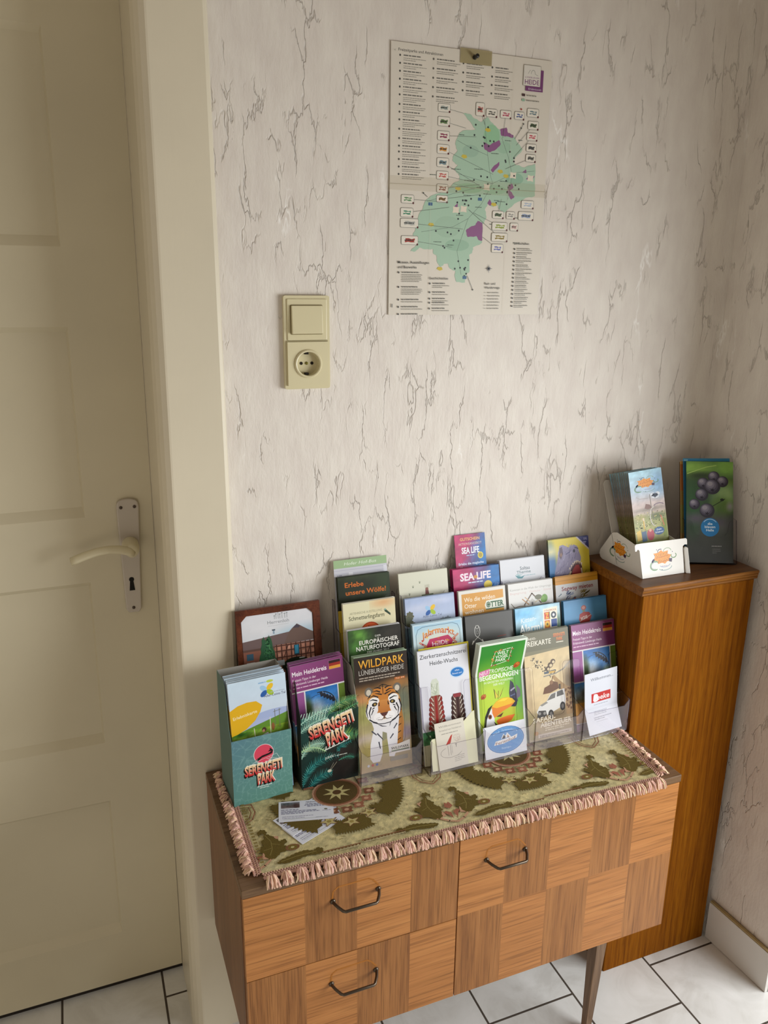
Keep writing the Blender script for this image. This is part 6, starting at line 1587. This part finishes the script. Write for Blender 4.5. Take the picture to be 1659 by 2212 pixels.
bx0, by0, bz0, byaw, bln = 1.1601, -0.1180, 0.9243, -23.6, 19.0
MB_ = Matrix.Rotation(R(byaw), 4, 'Z') @ Matrix.Rotation(R(90 - bln), 4, 'X'); MB_.translation = Vector((bx0, by0, bz0))
ORGB = MB_
bh = bpy.data.objects.new('brochure_stand', None); COL.objects.link(bh); bh.empty_display_size = 0.02; bh.matrix_world = MB_; ORG[bh] = Vector((0, 0, 0))
tag(bh, 'clear acrylic single-pocket stand with berry leaflets in the corner of the oak cabinet', 'brochure stand')
loc_fn = lambda u, v, t: (u, v, t)
U = [(-0.0030, 0.0), (0.1030, 0.0), (0.1030, 0.092), (0.0960, 0.0920), (0.0905, 0.0890), (0.0880, 0.0820), (0.0860, 0.0680), (0.0800, 0.0600), (0.0720, 0.0580), (0.0280, 0.0580), (0.0200, 0.0610), (0.0160, 0.0680), (0.0140, 0.0820), (0.0110, 0.0890), (0.0050, 0.0920), (-0.0030, 0.0920)]
B().prism(U, loc_fn, 0.0020, 0.0036, 0, 1).obj('front_panel', [M_ACR, M_ACE], bh, local=True)
for x in (-0.0045, 0.1030): B().prism([(0.0012, 0.0036), (0.0920, 0.0036), (0.1000, -0.0235), (0.0012 + 0.0075, -0.0235)], lambda u, v, t: (t, u, v), x, x + 0.0015, 0, 1).obj('side_panel', [M_ACR, M_ACE], bh, local=True)
B().box(-0.0030, 0.1030, 0.0078, 0.1500, -0.0235, -0.0220).obj('back_panel', [M_ACR], bh, local=True)
B().prism([(0.0, 0.0036), (0.0, 0.0020), (0.0086, -0.0235), (0.0096, -0.0235), (0.0010, 0.0036)], lambda u, v, t: (t, u, v), -0.0030, 0.1030, 0, 1).obj('base', [M_ACR, M_ACE], bh, local=True)


def inb(dx, dy, off, roll): return MB_ @ Matrix.Translation((dx, 0.0030 + dy - off * 0.33, off)) @ Matrix.Rotation(R(roll), 4, 'Z')


stack('leaflet', art_berries(), inb(0.0015, 0.0, 0.0, 0.0), 0.001, 'dark leaflet with blueberries and a round blue badge in the corner stand', 'berry leaflets', 'further copy of the blueberry leaflet just behind it', 1, 1.6, 0.7, '#3f5a48', jit=(0.3, 0.2))
blu = Art(97, 214, '#1d5f82'); blu.rect(0, 208, 97, 214, '#2f7ba0'); blu.rect(2, 208.5, 10, 212, '#6fa4b8')
stack('leaflet', blu, inb(-0.0005, 0.003, -0.0045, 0.9), 0.001, 'blue-headed leaflet whose top edge shows above the blueberry leaflet', None, '', 0, 1, 0.8, '#1f5a78')
brn = Art(97, 212, '#8a6a2c'); brn.rect(0, 150, 97, 212, '#9c5a24'); brn.rect(0, 60, 97, 120, '#7d7434'); brn.rect(0, 206, 97, 212, '#b98a44')
stack('leaflet', brn, inb(-0.0068, -0.002, -0.0085, 0.4), 0.001, 'brown and ochre leaflet showing its edge beside the blueberry leaflet', None, '', 0, 1, 3.0, '#8d6a30')
drk = Art(97, 210, '#3a2c26')
stack('leaflet', drk, inb(-0.0062, -0.003, -0.0145, 0.3), 0.001, 'dark brown leaflet at the very back of the corner stand', None, '', 0, 1, 3.0, '#3f302a')

# ================================================================== paper map on the wall
def art_map():
    a = Art(304, 429, '#d9d1c3')
    INK, GRY = '#55534e', '#8d897f'
    a.text('Freizeitparks und Attraktionen', 13, 416, 4.2, INK, w=80, bold=0.012)

    def entry(x, y, w, n, seed):
        a.ell(x, y + 1, 1.7, 1.7, INK, n=10); a.micro(x + 6, y + 0.4, w * 0.8, 1.7, '#6b6861', 1, seed=seed); a.micro(x + 6, y - 3.4, w, 1.0, GRY, n, 2.8, seed=seed + 1)
    y = 409
    for k, n in enumerate((2, 2, 2, 2, 2, 3, 2, 2, 3, 3, 2, 1, 2, 2, 2, 2)):
        entry(16, y, 44, n, k); y -= 11.6 + (n - 2) * 2.6
    for x, ys, w in ((76, (409, 395, 381, 367, 353), 44), (131, (408, 394, 380, 367), 38), (186, (407, 393, 380, 367), 36)):
        for k, yy in enumerate(ys): entry(x, yy, w, 2, k + int(x))
    # region outline
    O = [(134, 333), (146, 333), (155, 327), (169, 322), (180, 331), (188, 324), (199, 314), (210, 312), (224, 308), (234, 304), (243, 294), (254, 284), (240, 270), (234, 263), (242, 258), (259, 255), (281, 262), (283, 227), (284, 208), (265, 204), (242, 193), (227, 181), (221, 177), (211, 183), (208, 190), (199, 186), (188, 191), (183, 181), (187, 169), (183, 161), (179, 155), (180, 125), (162, 117), (161, 108), (155, 104), (157, 75), (151, 71), (148, 56), (131, 57), (127, 66), (128, 76), (117, 80), (112, 89), (105, 87), (99, 82), (92, 89), (90, 102), (84, 104), (83, 112), (68, 111), (57, 114), (49, 107), (40, 108), (51, 118), (44, 134), (48, 143), (54, 167), (62, 178), (65, 189), (76, 199), (108, 209), (118, 221), (131, 227), (130, 234), (128, 237), (120, 243), (126, 251), (117, 256), (116, 263), (125, 274), (120, 284), (126, 300), (133, 306), (158, 309), (147, 321)]
    a.poly(jag(O, 0.9, 2, 3), '#a6c2aa')
    rs = random.Random(21)
    for x, y, rx, ry, c in ((190, 300, 16, 20, '#93be98'), (215, 285, 14, 10, '#9cbca2'), (150, 215, 26, 8, '#94b998'), (200, 215, 24, 8, '#98bc9e'), (150, 275, 16, 10, '#9bb8a2'), (110, 150, 26, 18, '#a0bca4'), (130, 120, 24, 10, '#97b79e'), (240, 235, 18, 10, '#8fb39a')): a.ell(x, y, rx, ry, c, n=16)
    for P in ([(206, 313), (219, 317), (222, 309), (233, 306), (233, 301), (220, 303), (209, 303)], [(174, 291), (187, 287), (205, 296), (209, 290), (201, 281), (188, 275), (177, 279)], [(194, 251), (207, 261), (208, 256), (196, 243), (191, 246)],
              [(165, 155), (169, 162), (179, 159), (180, 129), (173, 129), (168, 136), (150, 134), (146, 145), (154, 151)], [(227, 223), (235, 227), (239, 221), (232, 215), (242, 205), (235, 200), (228, 208)], [(187, 191), (191, 199), (197, 191), (194, 188)], [(122, 183), (128, 190), (129, 184)], [(263, 236), (272, 241), (281, 242), (275, 233)], [(255, 246), (262, 252), (264, 246)]):
        a.poly(jag(P, 0.7, 3, 3), '#8c5a84')
    for L in ([(175, 330), (178, 305), (184, 270), (190, 240), (196, 225)], [(196, 225), (160, 215), (120, 205), (70, 190)], [(196, 225), (240, 245), (280, 250)], [(184, 270), (150, 280), (124, 290)], [(196, 225), (175, 190), (150, 165), (120, 150), (60, 140)], [(150, 165), (130, 110), (140, 70)], [(210, 300), (225, 270), (235, 240), (228, 200)], [(128, 237), (165, 230), (196, 225)], [(118, 221), (160, 214)]):
        a.line(L, 0.55, '#6f7f74')
    for x, y in ((184, 218), (272, 237), (236, 240), (125, 178), (140, 180)): a.poly(jag([(x - 6, y - 4), (x + 6, y - 5), (x + 7, y + 5), (x - 5, y + 6)], 1, int(x), 2), '#dfd4c0')
    for k in range(64):
        x, y = rs.choice([(186, 225), (130, 180), (170, 295), (225, 275), (215, 210), (150, 195), (120, 140), (140, 80), (235, 225)]); x += rs.gauss(0, 15); y += rs.gauss(0, 11)
        a.ell(x, y, 1.7, 1.7, '#34393a', n=9, up=False)
    a.up()
    for x, y in ((138, 265), (210, 245), (222, 238), (128, 213), (78, 152), (97, 79), (182, 310), (200, 190)): a.poly([(x - 6, y), (x - 3, y + 3.5), (x + 4, y + 3), (x + 6, y - 1), (x, y - 3)], '#c9b54a', up=False)
    for x, y in ((76, 186), (172, 198), (147, 65)): a.rect(x - 4, y - 2.5, x + 4, y + 2.5, '#4a6a8c')
    for k in range(22): x, y = rs.uniform(70, 250), rs.uniform(110, 300); a.micro(x, y, rs.uniform(10, 20), 1.1, '#59665c', 1, seed=k)
    # framed logos round the region with leader lines
    BX = [(86, 332, 23, 13, '#9aa39c', (134, 333)), (86, 310, 23, 15, '#5f7a4c', (140, 310)), (86, 288, 23, 15, '#8c3a54', (160, 298)), (86, 267, 23, 15, '#c98a3c', (196, 240)), (86, 246, 23, 15, '#6f868c', (180, 215)), (86, 226, 23, 14, '#c05a54', (160, 225)), (87, 205, 22, 14, '#8c4a3c', (170, 222)), (87, 189, 22, 12, '#8a6a3c', (170, 205)),
          (21, 185, 24, 14, '#5f8a5c', (110, 190)), (20, 163, 24, 15, '#4f8a6c', (112, 182)), (20, 146, 34, 15, '#a9a9a2', (140, 147)), (22, 118, 32, 15, '#9c3428', (120, 116)),
          (157, 331, 17, 21, '#b4756c', (176, 318)), (177, 331, 22, 13, '#57574f', None), (205, 331, 22, 13, '#b44c64', (212, 300)), (233, 331, 20, 13, '#4a5a8c', None), (258, 337, 24, 14, '#6a7f84', None), (261, 317, 22, 14, '#4a5a3c', (240, 290)), (260, 299, 22, 13, '#c0485a', (236, 270)), (260, 281, 21, 13, '#4c4c4c', None), (260, 264, 21, 13, '#6a6a62', (220, 250)),
          (198, 167, 23, 13, '#5a6a4c', (215, 200)), (226, 167, 18, 13, '#8c8a84', None), (251, 166, 32, 15, '#8c9ab4', None), (198, 147, 32, 14, '#8a9a3c', (160, 175)), (235, 147, 17, 14, '#c9a49c', None), (198, 128, 33, 15, '#8c7a34', (150, 180)), (199, 109, 24, 15, '#6a6fae', (180, 135)), (256, 186, 26, 14, '#a9b4c4', None)]
    for x, y, w, h, c, to in BX:
        if to: a.line([(x + w / 2, y + h / 2), to], 0.5, '#6c706a')
        a.poly(rrect(x, y, x + w, y + h, 2.4, 3), '#7c7a72'); a.poly(rrect(x + 0.6, y + 0.6, x + w - 0.6, y + h - 0.6, 2.0, 3), '#e0d9cb')
        q_ = random.Random(int(x * 7 + y)); a.poly(jag([(x + w * 0.22, y + h * 0.3), (x + w * 0.78, y + h * 0.3), (x + w * 0.8, y + h * 0.68), (x + w * 0.25, y + h * 0.7)], 1.2, int(y), 3), c); a.micro(x + w * 0.2, y + h * 0.45, w * 0.6, h * 0.12, q_.choice(['#e6dfd0', '#3a3a36']), 1); a.ell(x + w - 1.5, y + 1, 1.8, 1.8, '#5a2a2a', n=9)
    for A_, D_ in (((70, 197), (62, 203)), ((243, 310), (252, 325)), ((236, 300), (248, 318)), ((152, 68), (164, 44))): a.line([A_, D_], 0.7, '#4c504c'); a.ell(D_[0], D_[1], 1.5, 1.5, '#4c504c', n=6)
    # logo of the heath region, keys and lists
    a.rect(252, 378, 287, 412, '#74406e'); a.rect(247, 386, 281, 418, '#d9d3c8'); a.line([(247, 386), (281, 386), (281, 418), (247, 418)], 0.5, '#8a8478', closed=True); a.text('LÜNEBURGER', 250, 398, 2.6, '#8a5a80', w=29); a.text('HEIDE', 250, 388.5, 7.4, '#7c4a74', w=29, bold=0.01); a.text('Erlebniswelt', 258, 380, 3.0, '#d9cfd8', w=26)
    a.line([(256, 405), (260, 411)], 0.6, '#8a8a84'); a.arc(266, 405, 4, 6, 0, 180, 0.7, '#8a8a84'); a.line([(270, 405), (276, 403)], 0.6, '#8a8a84')
    a.rect(246, 369, 252, 373, '#4a3434'); a.micro(255, 370, 20, 1.6, GRY, 1); a.rect(246, 361, 252, 365, '#93b39a'); a.micro(255, 362, 27, 1.6, GRY, 1); a.ell(246, 348, 1.5, 1.5, '#a83a34')
    a.text('Museen, Ausstellungen', 16, 87, 4.2, INK, w=60, bold=0.012); a.text('und Bauwerke', 16, 79, 4.2, INK, w=36, bold=0.012)
    y = 71
    for k, n in enumerate((5, 4, 1, 1, 1)): entry(18, y, 42, n, 60 + k); y -= 9.4 + n * 3.0
    a.text('Geschichtstites', 76, 61, 4.0, '#5a5953', w=38, bold=0.01)
    for k, y in enumerate((53, 38, 27, 20, 10)): entry(78, y, 34, 2 if k < 1 else 1, 70 + k)
    a.text('Rad- und', 188, 53, 3.8, INK, w=22, bold=0.01); a.text('Wanderwege', 188, 46, 3.8, INK, w=32, bold=0.01)
    for k in range(6): a.line([(188, 39 - 5.6 * k), (192, 39 - 5.6 * k)], 0.6, '#8a8a80'); a.micro(195, 38.2 - 5.6 * k, 26, 1.4, GRY, 1, seed=k)
    a.text('Landschaften', 245, 124, 4.0, '#5a5953', w=32, bold=0.01)
    for k in range(15):
        y = 116 - 7.2 * k; a.ell(247, y, 1.7, 1.7, INK, n=9); a.micro(252, y + 0.2, rs.uniform(22, 40), 1.4, GRY, 1, seed=k); a.micro(252, y - 2.6, rs.uniform(14, 36), 1.0, '#8c8a82', 1, seed=k + 4)
    for k in range(8): t = k * math.pi / 4; a.line([(195, 81), (195 + 7 * math.cos(t) * (1 if k % 2 == 0 else 0.6), 81 + 7 * math.sin(t) * (1 if k % 2 == 0 else 0.6))], [1.6, 0.3], '#5a5e66', up=False)
    a.up(); a.arc(195, 81, 3, 3, 0, 360, 0.5, '#5a5e66'); a.rect(5, 13, 7, 19, '#8a8880'); a.text('<', 5, 414, 4, '#8a8880')
    a.line([(0, 215), (304, 216)], 0.5, '#b4a98f'); a.line([(76, 0), (76, 429)], 0.25, '#cfc6b6'); a.line([(228, 0), (228, 429)], 0.25, '#cfc6b6')
    return a


M_MAP = print_material('map_paper', 0.42)
mp_ = sheet_mesh('wall_map', art_map(), 0.5, None, '#cfc7b8', M_MAP)
Mm = Matrix.Rotation(R(90), 4, 'X'); Mm.translation = Vector((0.5322, -0.0026, 1.4268))
tag(link('wall_map', mp_, Mm), 'paper map of a green heath region with text lists, pinned and taped to the wall', 'map')


def tape_material(name, c, fac):
    m, nt, b = mat(name); nt.nodes.remove(b); lk = nt.links.new; out = nt.nodes['Material Output']
    tr = nt.nodes.new('ShaderNodeBsdfTransparent'); pr = nt.nodes.new('ShaderNodeBsdfPrincipled'); mx = nt.nodes.new('ShaderNodeMixShader')
    pr.inputs['Base Color'].default_value = L4(c); pr.inputs['Roughness'].default_value = 0.16; mx.inputs[0].default_value = fac
    lk(tr.outputs[0], mx.inputs[1]); lk(pr.outputs[0], mx.inputs[2]); lk(mx.outputs[0], out.inputs[0])
    return m


M_TAPE = tape_material('yellowed_tape', '#b4a67c', 0.62); M_TAPE2 = tape_material('clear_tape', '#c4b48c', 0.13)
tag(B().box(0.6565, 0.7160, -0.0040, -0.0035, 1.8360, 1.8585).obj('tape_strip', M_TAPE), 'short yellowed tape strip across the top edge of the wall map', 'tape')
tp = B(); nx = 24
for i in range(nx):
    x0, x1 = 0.5285 + 0.312 * i / nx, 0.5285 + 0.312 * (i + 1) / nx; w = lambda x: -0.0035 - (0.0006 + 0.0005 * math.sin(x * 90)) * (1 if x > 0.70 else 0.15)
    tp.face([(x0, w(x0), 1.6325), (x1, w(x1), 1.6325), (x1, w(x1) - (0.0006 if x1 > 0.72 else 0), 1.6440), (x0, w(x0) - (0.0006 if x0 > 0.72 else 0), 1.6440)]); tp.face([(x0, w(x0) - (0.0006 if x0 > 0.72 else 0), 1.6440), (x1, w(x1) - (0.0006 if x1 > 0.72 else 0), 1.6440), (x1, w(x1), 1.6550), (x0, w(x0), 1.6550)])
bmesh.ops.remove_doubles(tp.bm, verts=tp.bm.verts, dist=1e-6)
ot = tp.obj('tape_strip', M_TAPE2, smooth=True); tag(ot, 'long clear tape strip across the middle fold of the wall map', 'tape')
pn = B().lathe([(0.0034, 0.0042), (0.0040, 0.0062), (0.0030, 0.0090), (0.0022, 0.0110), (0.0036, 0.0150), (0.0030, 0.0165)], lambda u, v, h: (0.6825 + u, -h, 1.8460 + v), n=16)
tag(pn.obj('push_pin', flat('black_pin', '#1c1a18', 0.35), smooth=True), 'small black push pin through the tape at the top of the wall map', 'push pin')
